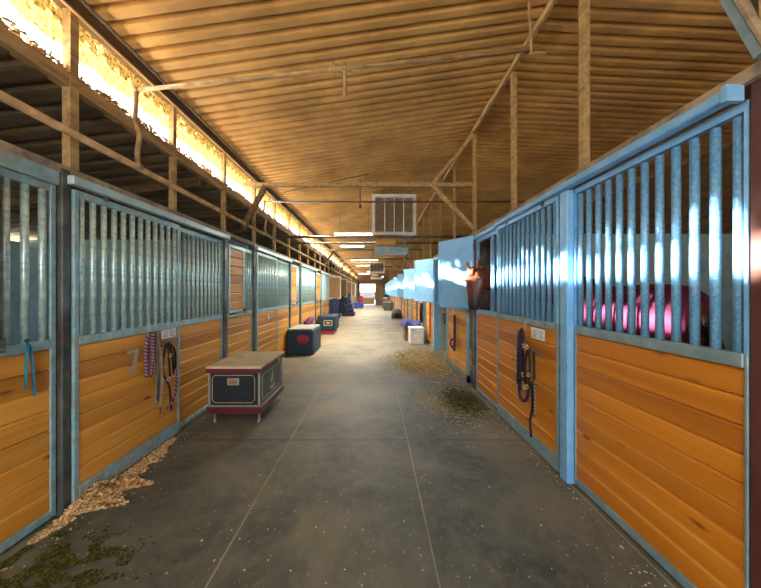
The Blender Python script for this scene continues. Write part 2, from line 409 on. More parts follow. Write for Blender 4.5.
def front(row,y0,y1,label,cat='stall panel',name='stall_screen',door=False,wood=PINE,gm=GALV,fm=GALVF,nb=11,far=False,
          zs=None,ztop=None,solid=False,window=None,bottom=True,sw=.035):
    X=side(row); zs=zs or (1.13,1.19) ; t0=-.045 if door else 0.0
    ztop=ztop or 2.21
    root=thing(name,label,cat,(X(0),(y0+y1)/2,0.0),'sliding stall doors' if door else 'fixed panels of the stall fronts')
    f=M()
    zb=.02
    f.box(X(t0),X(t0+.04),y0,y0+sw,zb,ztop); f.box(X(t0),X(t0+.04),y1-sw,y1,zb,ztop)
    f.box(X(t0),X(t0+.04),y0+sw,y1-sw,ztop-.05,ztop); f.box(X(t0-.006),X(t0+.04),y0+sw,y1-sw,zs[0],zs[1])
    bh=.12 if door else .05
    f.box(X(t0-.004),X(t0+.04),y0+sw,y1-sw,zb,zb+bh)
    if row=='R':
        f=M(); f.box(X(t0),X(t0+.04),y0,y0+sw,zb,zs[1]); f.box(X(t0),X(t0+.04),y1-sw,y1,zb,zs[1]); f.box(X(t0-.006),X(t0+.04),y0+sw,y1-sw,zs[0],zs[1]); f.box(X(t0-.004),X(t0+.04),y0+sw,y1-sw,zb,zb+bh)
        g_=M(); g_.box(X(t0),X(t0+.04),y0,y0+sw,zs[1],ztop); g_.box(X(t0),X(t0+.04),y1-sw,y1,zs[1],ztop); g_.box(X(t0),X(t0+.04),y0+sw,y1-sw,ztop-.04,ztop)
        part('upper_frame',g_,fm,root); o=part('frame',f,GREYF,root)
    else: o=part('frame',f,fm,root)
    bevel(o,.003,1)
    w=M(); boards(w,X,y0+sw,y1-sw,zb+bh,zs[0],t0+.006); part('boarding',w,wood,root)
    if solid:
        w=M(); boards(w,X,y0+sw,y1-sw,zs[1],ztop-.05,t0+.006); part('upper_boarding',w,wood,root)
    else:
        a=y0+sw+.03; b=y1-sw-.03
        if window:       # (wy0, wy1): framed wooden shutter filling part of the upper half
            wy0,wy1=window
            s_=M(); fr=.03
            s_.box(X(t0-.03),X(t0),wy0,wy0+fr,zs[1]+.03,ztop-.06); s_.box(X(t0-.03),X(t0),wy1-fr,wy1,zs[1]+.03,ztop-.06)
            s_.box(X(t0-.03),X(t0),wy0,wy1,ztop-.06,ztop-.03); s_.box(X(t0-.03),X(t0),wy0,wy1,zs[1]+.01,zs[1]+.04)
            so=part('shutter_frame',s_,SHEET if row=='L' else fm,root)
            s_=M(); boards(s_,X,wy0+fr,wy1-fr,zs[1]+.04,ztop-.06,t0-.02,th=.02); q=part('shutter_boarding',s_,wood,so,base=root.location)
            s_=M(); s_.tube([(X(t0-.05),wy0-.02,zs[1]-.01),(X(t0-.05),wy1+.02,zs[1]-.01)],.012,8); s_.box(X(t0-.06),X(t0-.03),wy1-.05,wy1+.02,zs[1]-.03,zs[1]+.05); part('latch_bar',s_,DPOST,root)
            ys=[y for y in lin(a,b,nb) if y<wy0-.03 or y>wy1+.03]
        else: ys=lin(a,b,nb)
        (bars_one if far else bars)(root,X,ys,zs[1],ztop-.05,t0+.02,gm)
    return root
def post(row,y,w,label,mat,z1=2.33,t=(-.03,.06),z0=0.0):
    X=side(row); m=M(); m.box(X(t[0]),X(t[1]),y-w/2,y+w/2,z0,z1)
    o=single('stall_post',m,mat,label,'post','steel posts of the stall fronts'); bevel(o,.004,1); return o

# ---- left row
LROW='on the row below the bright clerestory'
root=front('L',1.05,1.93,'nearest barred panel of the clerestory row, teal strap over its sill',wood=PINE_L,nb=9,window=(1.09,1.60))
post('L',1.965,.055,'rust-streaked dark post between the strap panel and the halter door',DPOST)
X=side('L')
LD={}
for i in range(10):
    b=1.99+3.1*i; n=NUM[i]; far=i>=3
    if b+3>Y1: break
    if i==0: dl='nearest sliding barred door of the clerestory row, faded grey 7 painted on its pine boards'
    elif i==1: dl='sliding barred door behind the tan-topped tack trunk, small white tag near its top board'
    else: dl='%s sliding barred door down the clerestory row, counted from the rusty near post'%n
    LD[i]=front('L',b+.01,b+1.10,dl,'stall door','stall_door',door=True,wood=PINE_L,nb=12,far=far)
    if i==0: pl='barred panel between the grey 7 door and the dark post behind the tack trunk'
    elif i==1: pl='barred panel directly behind the navy covered trunk with the red patch'
    else: pl='fixed barred panel after the %s sliding door of the clerestory row'%n
    front('L',b+1.11,b+2.05,pl,wood=PINE_L,nb=11,far=far)
    post('L',b+2.09,.07,'dark steel post before the %s framed wooden shutter of the clerestory row'%n if i else 'dark steel post right before the nearest framed wooden shutter',DPOST)
    yl='framed pine shutter beside a few bars, %s one along the clerestory row'%n
    front('L',b+2.13,b+3.03,yl if i else 'panel with the nearest framed pine shutter and a strip of bars beyond it',wood=PINE_L,nb=10,far=far,window=(b+2.17,b+2.66) if i!=2 else (b+2.17,b+2.98))
    post('L',b+3.065,.06,'dark steel post just past the %s framed pine shutter of the clerestory row'%n,DPOST)
    # sliding door track above door and panel
    r=thing('door_track','pale steel door track above the %s sliding door of the clerestory row'%n,'door track',(X(-.05),b,2.23),'sliding door tracks')
    t=M(); t.box(X(-.075),X(-.02),b-.02,b+2.12,2.235,2.295); bevel(part('rail',t,SHEET,r),.006,2)
    if i<4:
        for yy in (b+.25,b+.85):
            h=M(); h.box(X(-.05),X(-.035),yy-.02,yy+.02,2.2,2.25); h.ball((X(-.045),yy,2.225),.018,8,6); part('roller_hanger',h,DPOST,r)
m=M(); m.box(X(-.02),X(.09),1.0,Y1,2.30,2.355); single('plate_beam',m,PLATE,'long dusty timber plate on top of the clerestory row of stalls','beam')
m=M(); m.box(X(-.02),X(.05),1.05,1.93,2.21,2.30); single('header_rail',m,GALVF,'grey steel header above the nearest barred panel, by the teal strap','rail')

# ---- right row
X=side('R')
RS=(1.18,1.24); RT=2.30
m=M(); m.box(X(0),X(.10),1.085,1.20,0,2.40); 
r=thing('steel_column','red-brown painted steel column at the near end of the blue barred row, specked white','column',(X(.05),1.14,0))
bevel(part('shaft',m,RUST,r),.004,1)
m=M()
for z in (.42,.93,1.12,1.42,1.55,2.2,2.32): m.ball((X(0),1.13+.02*math.sin(z*9),z),(.003,.006,.006),8,5)
part('paint_speck',m,WHITE,r)
front('R',1.205,2.255,'large near panel of twelve blue bars over pine, beside the red-brown column',wood=PINE,gm=BLUEG,fm=BLUEF,nb=12,zs=RS,ztop=RT,sw=.014)
post('R',2.31,.09,'bright blue post between the near barred panel and the sliding door with ropes',BLUEF,z1=2.3,t=(-.05,.05))
front('R',2.38,3.58,'blue barred sliding door with dark ropes, halter and white card hung on it','stall door','stall_door',door=True,wood=PINE,gm=BLUEG,fm=BLUEF,nb=13,zs=RS,ztop=RT)
def opening(y0,y1,o0,o1,label,far=False,i=0):   # panel with an open head window
    root=thing('stall_screen',label,'stall panel',(X(0),(y0+y1)/2,0),'fixed panels of the stall fronts')
    f=M(); s=.03
    f.box(X(0),X(.04),y0,y0+s,.02,RT); f.box(X(0),X(.04),y1-s,y1,.02,RT); f.box(X(0),X(.04),y0+s,y1-s,RT-.05,RT)
    f.box(X(-.006),X(.04),y0+s,y1-s,RS[0],RS[1]); f.box(X(0),X(.04),o0-s,o0,RS[1],RT-.05); f.box(X(0),X(.04),y0+s,y1-s,.02,.05)
    part('frame',f,BLUEG,root)
    w=M(); boards(w,X,y0+s,y1-s,.05,RS[0],.006); part('boarding',w,PINE,root)
    k=max(2,int((o0-s-y0-s)/.085)); (bars_one if far else bars)(root,X,lin(y0+s+.03,o0-s-.03,k),RS[1],RT-.05,.02,BLUEG)
    return root
def shutter(yh,label,far=False,ang=0):
    # hinged at (XR-.05,yh), swung out into the aisle, far edge further away
    L=.70; r=thing('head_shutter',label,'shutter',(XR-.05,yh,1.25),'open blue shutters of the head windows')
    a=Vector((-.40,.58,0)).normalized(); a=Matrix.Rotation(ang,3,'Z')@a; nrm=Vector((a.y,-a.x,0)); z0,z1=1.25,2.36
    p0=Vector((XR-.05,yh,0)); p1=p0+a*L
    def slab(q0,q1,za,zb,off,th):
        s_=M(); o=nrm*off; h=nrm*th/2
        vs=[q+o+e_+Vector((0,0,z)) for z in (za,zb) for q in (q0,q1) for e_ in (-h,h)]
        s_.add(vs,[(0,1,3,2),(4,6,7,5),(0,4,5,1),(2,3,7,6),(0,2,6,4),(1,5,7,3)]); return s_
    part('sheet',slab(p0+a*.02,p1-a*.02,z0+.02,z1-.02,0,.012),BLUES,r)
    f=M()
    for s_ in (slab(p0,p0+a*.035,z0,z1,0,.03),slab(p1-a*.035,p1,z0,z1,0,.03),slab(p0,p1,z0,z0+.035,0,.03),slab(p0,p1,z1-.035,z1,0,.03)): f.add(s_.v,s_.f)
    part('frame',f,BLUES,r)
    if not far:
        for z in (1.42,2.18):
            h=M(); h.tube([(XR-.04,yh-.01,z-.05),(XR-.04,yh-.01,z+.05)],.014,8); h.bar((XR-.04,yh-.01,z),(XR+.0,yh-.02,z),.01,.05); part('hinge',h,DPOST,r)
        h=M(); q=p1-a*.02-nrm*.02; h.tube([q+Vector((0,0,z)) for z in (1.18,1.30)],.009,8); part('bolt',h,CHROME,r)
opening(3.60,4.44,3.88,4.38,'pine panel below the open head window where the chestnut horse looks out')
shutter(4.42,'open pale blue shutter right behind the chestnut horse head')
post('R',4.53,.14,'dark steel post under the horse muzzle, beside the door with purple rope',DPOST,z1=2.3,t=(-.02,.22))
# second stall: the half door with purple rope, slid in front of its neighbour, then an open doorway
def half_door(y0,y1,label):
    root=thing('stall_door',label,'stall door',(X(0),(y0+y1)/2,0),'sliding stall doors')
    f=M(); t0=-.035
    for a,b,c,d in ((y0,y0+.05,.02,1.2),(y1-.05,y1,.02,1.2),(y0,y1,.02,.13),(y0,y1,1.16,1.21)): f.box(X(t0-.01),X(t0+.04),a,b,c,d)
    part('frame',f,GREYF,root)
    w=M(); boards(w,X,y0+.05,y1-.05,.13,1.16,t0+.0); part('boarding',w,PINE_L,root)
    f=M()
    for a,b,c,d in ((y0,y0+.04,1.21,2.3),(y1-.04,y1,1.21,2.3),(y0,y1,2.25,2.3)): f.box(X(t0),X(t0+.04),a,b,c,d)
    part('upper_frame',f,BLUEF,root)
    bars_one(root,X,lin(y0+.08,y1-.08,12),1.21,2.25,t0+.02,BLUEG)
    return root
half_door(4.74,6.05,'steel-edged pine door with a purple rope, just past the chestnut horse')
post('R',6.15,.09,'grey post at the dark doorway where the bucket hangs',GREYF,z1=2.3)
post('R',7.42,.09,'blue post between the dark doorway and the second open shutter',BLUEF,z1=2.3,t=(-.05,.05))
shutter(7.42,'second open blue shutter behind the horse, above the white cooler',far=False)
for i in range(2,10):
    b=4.6+3.1*(i-1); n=NUM[i]
    if b+3>Y1+.3: break
    front('R',b+.02,b+1.10,'%s barred panel of the shaded blue row, between two open shutters'%n,wood=PINE_L,gm=BLUEG,fm=BLUEF,nb=11,zs=RS,ztop=RT,far=True)
    post('R',b+1.16,.09,'steel post halfway between shutter %s and the next one'%NUM[i-1],GREYF,z1=2.3)
    front('R',b+1.75,b+2.15,'%s narrow pine and bar panel after an open doorway of the blue row'%NUM[i-2],wood=PINE_L,gm=BLUEG,fm=BLUEF,nb=5,zs=RS,ztop=RT,far=True)
    opening(b+2.17,b+2.86,b+2.20+.06,b+2.80,'pine panel under the %s open blue shutter from the horse'%n,far=True)
    shutter(b+2.82,'%s open blue shutter counted from the horse'%n,far=True)
    post('R',b+2.95,.12,'dark post just past the %s open blue shutter'%n,DPOST,z1=2.3)
m=M(); m.box(X(-.085),X(-.02),1.225,3.62,2.305,2.355)
r=thing('door_track','bright blue door track with a capped near end, above the near panels','door track',(X(-.05),1.22,2.30),'sliding door tracks')
bevel(part('rail',m,BLUEF,r),.010,2)
m=M(); m.box(X(-.09),X(-.015),1.205,1.225,2.295,2.365); part('end_cap',m,BLUEF,r)
for yy in (2.6,3.3):
    h=M(); h.box(X(-.055),X(-.04),yy-.02,yy+.02,2.27,2.31); h.ball((X(-.05),yy,2.29),.018,8,6); part('roller_hanger',h,DPOST,r)
m=M(); m.box(X(-.05),X(.0),3.62,Y1,2.30,2.345); single('header_rail',m,BLUEF,'long blue steel header running on from the horse window to the far end','rail')
m=M(); m.box(X(-.03),X(.10),1.07,Y1,2.36,2.415); single('plate_beam',m,PLATE,'dusty timber plate on top of the blue barred row','beam')

# ------------------------------------------------------------------ roof carpentry
def beam(name,p,q,w,h,mat,label,cat='beam',group=None):
    m=M(); m.bar(p,q,w,h); return single(name,m,mat,label,cat,group)
beam('ridge_beam',(XR,Y0,roofz(XR)-.05),(XR,Y1,roofz(XR)-.03),.035,.06,DUSTY,'long pale ridge beam carried by the posts of the blue row')
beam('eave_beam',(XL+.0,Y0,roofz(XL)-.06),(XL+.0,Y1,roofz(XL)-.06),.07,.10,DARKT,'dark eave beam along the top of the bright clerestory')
beam('sill_beam',(XL-.01,Y0,2.955),(XL-.01,Y1,2.955),.07,.09,DUSTY,'dusty sill beam along the bottom of the bright clerestory')
m=M(); m.tube([(XL+.10,Y0,roofz(XL)-.05),(XL+.10,Y1,roofz(XL)-.05)],.012,8); single('conduit',m,DPIPE,'thin dark conduit beside the eave beam, nearer the ceiling','conduit')
m=M(); m.tube([(XL+.05,Y0,roofz(XL)-.13),(XL+.05,Y1,roofz(XL)-.13)],.010,8); single('conduit',m,DUSTY,'thin dusty conduit under the dark eave beam','conduit')
for i in range(0,31):
    y=2.02+1.02*i
    if y>33.8: continue
    w=.058 if i==0 else .05
    lab='clerestory post, %s one in view from the nearest thick one'%NUM[i] if i>=0 else ''
    if i==0: lab='thick near post crossing the bright clerestory beside the top edge'
    beam('clerestory_post',(XL,y,2.355),(XL,y,roofz(XL)-.11),w,w,DUSTY,lab,'post','timber posts along the clerestory')
ys=[2.19,3.30,4.60]+[5.76+1.22*i for i in range(23)]
for i,y in enumerate(ys):
    if y>33.6: break
    lab=['tall pale post on the blue row, nearest and widest','second pale post on the blue row, standing alone against the dark ceiling','post on the blue row carrying the near cross beam and brace'][i] if i<3 else '%s timber post along the top of the blue row'%NUM[i]
    beam('ridge_post',(XR+.03,y,2.415),(XR+.03,y,roofz(XR)-.1),.05,.05,DUSTY,lab,'post','timber posts along the ridge')
# near steel brace at the top corner
r=thing('corner_brace','worn grey steel diagonal brace in the upper corner above the red-brown column','brace',(XR,1.12,2.42))
m=M(); m.bar((XR+.02,1.15,2.44),(XR+.02,1.62,3.85),.03,.10,up=(1,0,0)); part('plate',m,GREYF,r)
m=M(); m.bar((XR-.01,1.13,2.46),(XR-.01,1.60,3.87),.012,.05,up=(1,0,0)); part('edge_angle',m,PLATE,r)
beam('column_post',(XR+.05,1.13,2.415),(XR+.05,1.13,roofz(XR)-.1),.09,.09,DUSTY,'short dusty timber on top of the red-brown column','post')
# cross frames
for i,y in enumerate((4.6,11.9,16.7,21.6,26.5)):
    r=thing('roof_truss',['near timber cross beam with slanted braces, before the hanging cooler','second timber cross beam with braces, past the hanging cooler','third timber cross beam towards the far end','fourth timber cross beam towards the far end','last timber cross beam before the end wall'][i],'beam',(0,y,2.5),'timber cross frames')
    m=M(); m.bar((XL+.04,y,3.20),(XR,y,3.20),.05,.055); part('tie_beam',m,DUSTY,r)
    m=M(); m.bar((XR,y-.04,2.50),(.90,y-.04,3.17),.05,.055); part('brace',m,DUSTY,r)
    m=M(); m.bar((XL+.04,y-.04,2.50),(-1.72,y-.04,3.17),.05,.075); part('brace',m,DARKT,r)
    m=M(); m.bar((.90,y-.03,3.2),(XR,y-.03,roofz(XR)-.1),.04,.05); part('strut',m,DUSTY,r)
# pipes
def pipe(m,pts,r): m.tube(pts,r,10); 
r=thing('water_pipe','long dusty water pipe running beside the clerestory with risers','pipe',(XL+.08,1,2.56))
m=M(); pipe(m,[(XL+.08,Y0,2.57),(XL+.08,Y1-.1,2.57)],.027); part('main_run',m,PIPE,r)
for y,zt in ((2.50,3.24),(5.4,3.18)):
    m=M(); pipe(m,[(XL+.08,y,2.57),(XL+.07,y,2.70),(XL+.10,y-.01,2.85),(XL+.05,y,2.97),(XL+.06,y,zt)],.020); m.ball((XL+.08,y,2.58),(.035,.05,.035)); m.ball((XL+.06,y,zt),.03); part('riser',m,PIPE,r)
    if y<3:
        m=M(); pipe(m,[(XL+.06,y,zt),(1.40,y,3.60)],.017); part('cross_run',m,PIPE,r)
    else:
        m=M(); pipe(m,[(XL+.06,y,zt),(4.6,y,3.18)],.016); part('cross_run',m,DPIPE,r)
r=thing('sprinkler_drop','short dusty pipe stub hanging alone from the decking, with cobweb','pipe stub',(-.22,2.5,3.1))
m=M(); m.tube([(-.26,2.5,3.46),(-.26,2.5,3.36),(-.26,2.5,3.22)],[.014,.016,.018],10); m.ball((-.26,2.5,3.21),(.02,.02,.03)); part('stub',m,PIPE,r)
m=M(); m.tube([(-.40,2.5,3.41),(-.30,2.5,3.42),(-.20,2.5,3.425)],.024,10); m.tube([(-.36,2.5,3.40),(-.35,2.5,3.50)],.008,8); part('coupling',m,PIPE,r)
m=M()
for k in range(26):
    a=Vector((-.36+random.uniform(-.05,.05),2.5+random.uniform(-.02,.02),3.48+random.uniform(-.03,.03))); b=Vector((-.26+random.uniform(-.12,.1),2.5+random.uniform(-.03,.03),3.36+random.uniform(-.06,.06)))
    m.tube([a,(a+b)/2+Vector((0,0,-.02)),b],.0011,4)
part('cobweb',m,STRAW,r)
m=M(); m.tube([(1.30,2.45,roofz(1.3)-.05),(1.32,2.45,3.55),(1.31,2.45,3.50)],.012,8); m.tube([(1.31,2.45,3.52),(1.45,2.45,3.52)],.010,8); single('pipe_hanger',m,PIPE,'small bent hanger under the decking by the ridge beam','hanger')
m=M(); m.tube([(4.35,3.2,roofz(4.35)),(4.35,3.2,2.95)],.014,8); m.tube([(4.3,3.2,roofz(4.35)-.05),(4.75,3.1,roofz(4.5)+.0)],.008,8); single('conduit_drop',m,DPIPE,'dark vertical conduit hanging in the dim bay beyond the blue bars','conduit')
m=M(); m.tube([(-1.9,6.0,roofz(-1.9)-.03),(-.1,5.6,roofz(-.1)-.06)],.010,8); m.tube([(-.28,5.5,3.64),(-.28,5.5,3.10)],.012,8); m.ball((-.28,5.5,3.12),(.03,.03,.045)); single('conduit_drop',m,DPIPE,'thin conduit across the decking with a drop at the dark cross pipe','conduit')
for i,(y,z,rr) in enumerate(((6.5,2.735,.032),(7.7,2.80,.024),(10.2,3.0,.02),(13.6,3.05,.025),(18.0,3.1,.025))):
    m=M(); m.tube([(XL+.05,y,z),(XR+ (2.6 if i==0 else .2),y,z)],rr,10)
    single('cross_pipe',m,DPIPE,['dark pipe right under the hanging cooler','thinner dark pipe just behind the hanging cooler','dark pipe above the second light','dark pipe past the second cooler bay','farthest dark cross pipe'][i],'pipe','dark cross pipes')
# purlin nibs / lookouts under the left low roof
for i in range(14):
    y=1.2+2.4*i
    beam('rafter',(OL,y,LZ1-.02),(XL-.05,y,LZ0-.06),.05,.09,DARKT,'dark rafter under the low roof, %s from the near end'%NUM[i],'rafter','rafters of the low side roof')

# netting and debris at the clerestory
m=M(); m.add([(XL-.08,Y0,3.04),(XL-.08,Y1,3.04),(XL-.08,Y1,3.56),(XL-.08,Y0,3.56)],[(0,1,2,3)])
single('clerestory_netting',m,NET,'golden dusty netting with straw hanging in the upper part of the clerestory','netting',loc=(0,0,0))
m=M()
for k in range(5200):
    y=random.uniform(.9,20); h=max(0,noise.noise(Vector((y*3.1,0,0)))*.09+noise.noise(Vector((y*11,5,0)))*.05+.04)
    z=3.0+random.uniform(0,h); p=Vector((XL+random.uniform(-.04,.03),y,z)); d=Vector((random.uniform(-.3,.3),random.uniform(-1,1),random.uniform(-.4,.5))).normalized()*random.uniform(.015,.05)
    m.bar(p-d/2,p+d/2,.010,.010)
single('straw_litter',m,DUSTY,'ragged straw litter lying along the clerestory sill beam','litter',kind='stuff')

# ------------------------------------------------------------------ lamps
def lamp(x0,x1,y,z,label,along=False,on=12):
    r=thing('ceiling_light',label,'light',((x0+x1)/2,y,z),'fluorescent lights')
    c=(x0+x1)/2; L=x1-x0
    if along: a=(c,y-L/2,z); b=(c,y+L/2,z)
    else: a=(x0,y,z); b=(x1,y,z)
    m=M(); m.bar(Vector(a)+Vector((0,0,.035)),Vector(b)+Vector((0,0,.035)),.13,.03); part('housing',m,WHITE,r)
    for o in (-.035,.035):
        off=Vector((o,0,0)) if along else Vector((0,o,0)); m=M(); m.tube([Vector(a)+off,Vector(b)+off],.016,8); part('tube',m,TUBE,r)
    m=M(); t=roofz(c)
    for p in (Vector(a).lerp(Vector(b),.15),Vector(a).lerp(Vector(b),.85)): m.tube([p+Vector((0,0,.05)),(p.x,p.y,roofz(p.x))],.004,6)
    part('hanger',m,DPIPE,r)
    if on:
        l=bpy.data.lights.new('light','AREA'); l.shape='RECTANGLE'; l.size=L if not along else .14; l.size_y=.14 if not along else L; l.energy=on; l.color=(1,.92,.78)
        o=bpy.data.objects.new('lamp_light',l); C.objects.link(o); o.parent=r; o.location=(0,0,-.03)
ON=78
lamp(-1.10,-.02,7.9,3.07,'nearest fluorescent light, beside the hanging cooler',on=ON)
lamp(-1.25,-.40,10.6,3.17,'second fluorescent light, dimmer and lower than the first',on=ON)
lamp(-1.33,.15,16.2,3.28,'third fluorescent light, long and bright above the aisle',on=ON)
lamp(-1.25,.05,19.4,3.25,'fourth fluorescent light, overlapping the second cooler',on=ON)
lamp(-1.4,-.5,25,3.05,'small fifth fluorescent light near the far end',on=ON)
lamp(-1.2,.2,22.3,3.0,'lengthwise fluorescent light near the far end',along=True,on=ON)
lamp(.2,1.3,28.5,3.0,'last lengthwise fluorescent light by the end wall',along=True,on=ON)
lamp(-.9,.3,-1.6,3.3,'added unseen fill light above and behind the camera',on=40)  # unseen fill lamp, added to brighten the near aisle

# hanging coolers
LOUV=mottled('tan_louvres',(.34,.27,.17),(.50,.41,.27),8,.7)
ORB=mottled('orange_box',(.50,.24,.05),(.65,.35,.09),5,.6)
def cooler(x0,x1,z0,z1,y,d,label,det=True):
    r=thing('hanging_cooler',label,'cooler',((x0+x1)/2,y,z0),'evaporative coolers hung over the aisle')
    f=.075; m=M()
    m.box(x0,x0+f,y,y+d,z0,z1); m.box(x1-f,x1,y,y+d,z0,z1); m.box(x0+f,x1-f,y,y+d,z1-f,z1); m.box(x0+f,x1-f,y,y+d,z0,z0+f*.6)
    bevel(part('casing',m,WHITE,r),.008,2)
    m=M(); n=14
    for k in range(n):
        z=z0+f+(z1-z0-2*f)*(k+.5)/n
        m.add([(x0+f,y+.03,z-.02),(x1-f,y+.03,z-.02),(x1-f,y+.09,z+.035),(x0+f,y+.09,z+.035)],[(0,1,2,3)])
    m.box(x0+f,x1-f,y+.13,y+.15,z0+f*.6,z1-f); part('louvre_pad',m,LOUV,r)
    for k in range(1,4):
        m=M(); xx=x0+f+(x1-x0-2*f)*k/4; m.box(xx-.012,xx+.012,y+.0,y+.02,z0+f*.6,z1-f); part('mullion',m,WHITE,r)
    m=M()
    for xx in (x0+.1,x1-.1): m.tube([(xx,y+d/2,z1),(xx,y+d/2,roofz(xx)+.01)],.01,6)
    part('hanger',m,DPIPE,r)
    m=M(); m.box(x0+.1,x0+.55,y+.1,y+d,z0-.22,z0-.04); part('motor_box',m,ORB,r)
    m=M(); m.box(x0+.06,x0+.85,y+.05,y+d,z0-.42,z0-.30); m.bar((x0+.1,y+.3,z0-.30),(x0+.1,y+.3,z0),.02,.02); m.bar((x0+.8,y+.3,z0-.30),(x0+.8,y+.3,z0),.02,.02); part('drip_tray',m,GREYF,r)
cooler(-.07,.97,2.86,3.80,6.8,.55,'large white-framed cooler hanging over the aisle, nearest')
cooler(-.35,.62,2.75,3.55,18.6,.6,'small-looking second white-framed cooler far down the aisle')

# ------------------------------------------------------------------ tack and cards on the doors
def card(row,y,z,w,h,label,t=-.055):
    X=side(row); r=thing('name_card',label,'sign',(X(t),y,z))
    m=M(); m.box(X(t),X(t-.004),y-w/2,y+w/2,z-h/2,z+h/2); part('card',m,WHITE,r)
    m=M()
    for c in (-.24,.22):
        for k,ln in ((.28,.30),(.10,.36),(-.12,.26),(-.28,.34)):
            m.box(X(t-.004),X(t-.0055),y+w*(c-ln/2),y+w*(c+ln/2),z+h*k-.004,z+h*k+.004)
    part('printed_lines',m,FLINE,r)
card('L',2.98-.08,1.085,.20,.085,'white printed card at the top corner of the grey 7 door')
card('R',2.66,1.115,.22,.10,'white printed card on the blue barred door, beside the dark ropes')
card('L',5.62,1.02,.07,.10,'small white tag on the door behind the tan-topped trunk')
card('R',5.55,1.12,.12,.06,'small white tag above the purple rope',t=-.05)
# painted 7 on the first door
X=side('L'); m=M(); xx=X(-.0405)+.0005
def quad7(pts): 
    m.add([(xx,y,z) for y,z in pts]+[(xx+.001,y,z) for y,z in pts],[(3,2,1,0),(4,5,6,7),(0,1,5,4),(1,2,6,5),(2,3,7,6),(3,0,4,7)])
quad7([(2.43,1.005),(2.555,1.005),(2.555,.975),(2.43,.975)]); quad7([(2.51,.975),(2.555,.975),(2.505,.80),(2.46,.80)])
part('stall_number',m,NUMP,LD[0],'faded grey painted number 7')
# teal strap
m=M(); xs=XL+.012
for dy,zb in ((-.012,.92),(.022,.86)):
    m.tube([(xs-.01,1.755,1.20),(xs+.004,1.755,1.215),(xs+.012,1.755+dy*.5,1.16),(xs+.010,1.755+dy,1.05),(xs+.012,1.755+dy*1.3,zb)],[(.010,.003)]*5,8)
single('teal_strap',m,TEALC,'teal nylon strap looped over the sill of the nearest panel','strap')

def chain(m,pts,r=.009,n=None):
    P=resample(pts,n)
    for i in range(len(P)-1):
        a,b=P[i],P[i+1]; d=(b-a); c=(a+b)/2; L=d.length*.75; d.normalize()
        u=Vector((1,0,0)) if i%2 else Vector((0,1,0)); u=(u-d*u.dot(d)).normalized()
        m.tube([c+d*math.cos(2*PI*k/8)*L+u*math.sin(2*PI*k/8)*r for k in range(8)],.0028,5,closed=True)
# left door: striped rope, chain, halter
x=XL+.075
r=thing('lead_rope','maroon and white twisted lead rope hanging on the grey 7 door','rope',(x,2.63,.7))
m=M(); m.twist([(x,2.635,1.125),(x+.005,2.60,1.10),(x,2.59,.95),(x,2.60,.74)],.017,13); m.twist([(x+.02,2.635,1.125),(x+.02,2.645,1.02),(x+.02,2.635,.82),(x+.018,2.62,.74)],.017,13); part('rope',m,[PURP,PINKW],r)
m=M(); m.tube([(x-.01,2.64,1.22),(x,2.64,1.12)],.005,6); part('hook',m,CHROME,r)
r=thing('lead_chain','grey lead chain looping down beside the striped rope','chain',(x+.01,2.72,.4))
m=M(); chain(m,[(x,2.68,1.12),(x+.01,2.70,.9),(x+.01,2.71,.65),(x,2.70,.45)],.010,34); chain(m,[(x+.01,2.69,1.12),(x+.03,2.735,.9),(x+.03,2.745,.65),(x+.02,2.73,.42)],.010,34)
part('links',m,CHROME,r); m=M(); m.tube([(x+.02,2.73,.42),(x+.02,2.74,.38),(x+.02,2.73,.35)],.009,8); m.tube([(x+.02,2.69,1.14),(x+.02,2.69,.95),(x+.02,2.71,.7),(x+.01,2.715,.48)],.013,8); part('snap',m,DPOST,r)
def halter(row,y,z,t,label,s=1.0,pur=None,name='halter'):
    X=side(row); r=thing(name,label,'halter',(X(t),y,z-.5)); f=lambda dy,dz,dt=0:(X(t-dt),y+dy*s,z+dz*s)
    m=M()
    m.tube([f(-.02,.0,.0),f(.05,.03,.01),f(.13,.04,.01),f(.20,.05,.0)],(.013,.011),8)
    part('bracket',m,DPOST,r)
    m=M(); st=(.004,.013)
    for pts in ([f(.02,.02,.02),f(-.03,-.10,.03),f(-.04,-.22,.03),f(.0,-.32,.03),f(.06,-.30,.03)],
                [f(.04,.03,.02),f(.07,-.08,.04),f(.10,-.20,.03),f(.11,-.30,.03)],
                [f(.03,.02,.03),f(.02,-.15,.05),f(.03,-.30,.05)],
                [f(.06,.03,.01),f(.12,-.06,.03),f(.15,-.20,.02),f(.14,-.33,.02)],
                [f(.0,-.32,.03),f(.05,-.42,.03),f(.08,-.55,.02),f(.09,-.66,.02)]):
        m.tube(resample(pts,14),st,6,up=(1,0,0))
    part('straps',m,BLACK,r)
    for dy,dz in ((.0,-.32),(.11,-.28),(.03,-.10),(.14,-.33)):
        m=M(); c=Vector(f(dy,dz,.055)); m.tube([c+Vector((0,math.cos(2*PI*k/12)*.018,math.sin(2*PI*k/12)*.018)) for k in range(12)],.004,6,closed=True); part('ring',m,CHROME,r)
    if pur:
        m=M(); m.twist([f(.02,-.62,.03),f(.09,-.55,.04),f(.12,-.40,.05),f(.11,-.25,.05)],.013,10); part('striped_cord',m,[PURP,PINKW],r)
halter('L',2.80,.98,-.07,'black leather halter with rings hanging below the white card of the grey 7 door',pur=True)
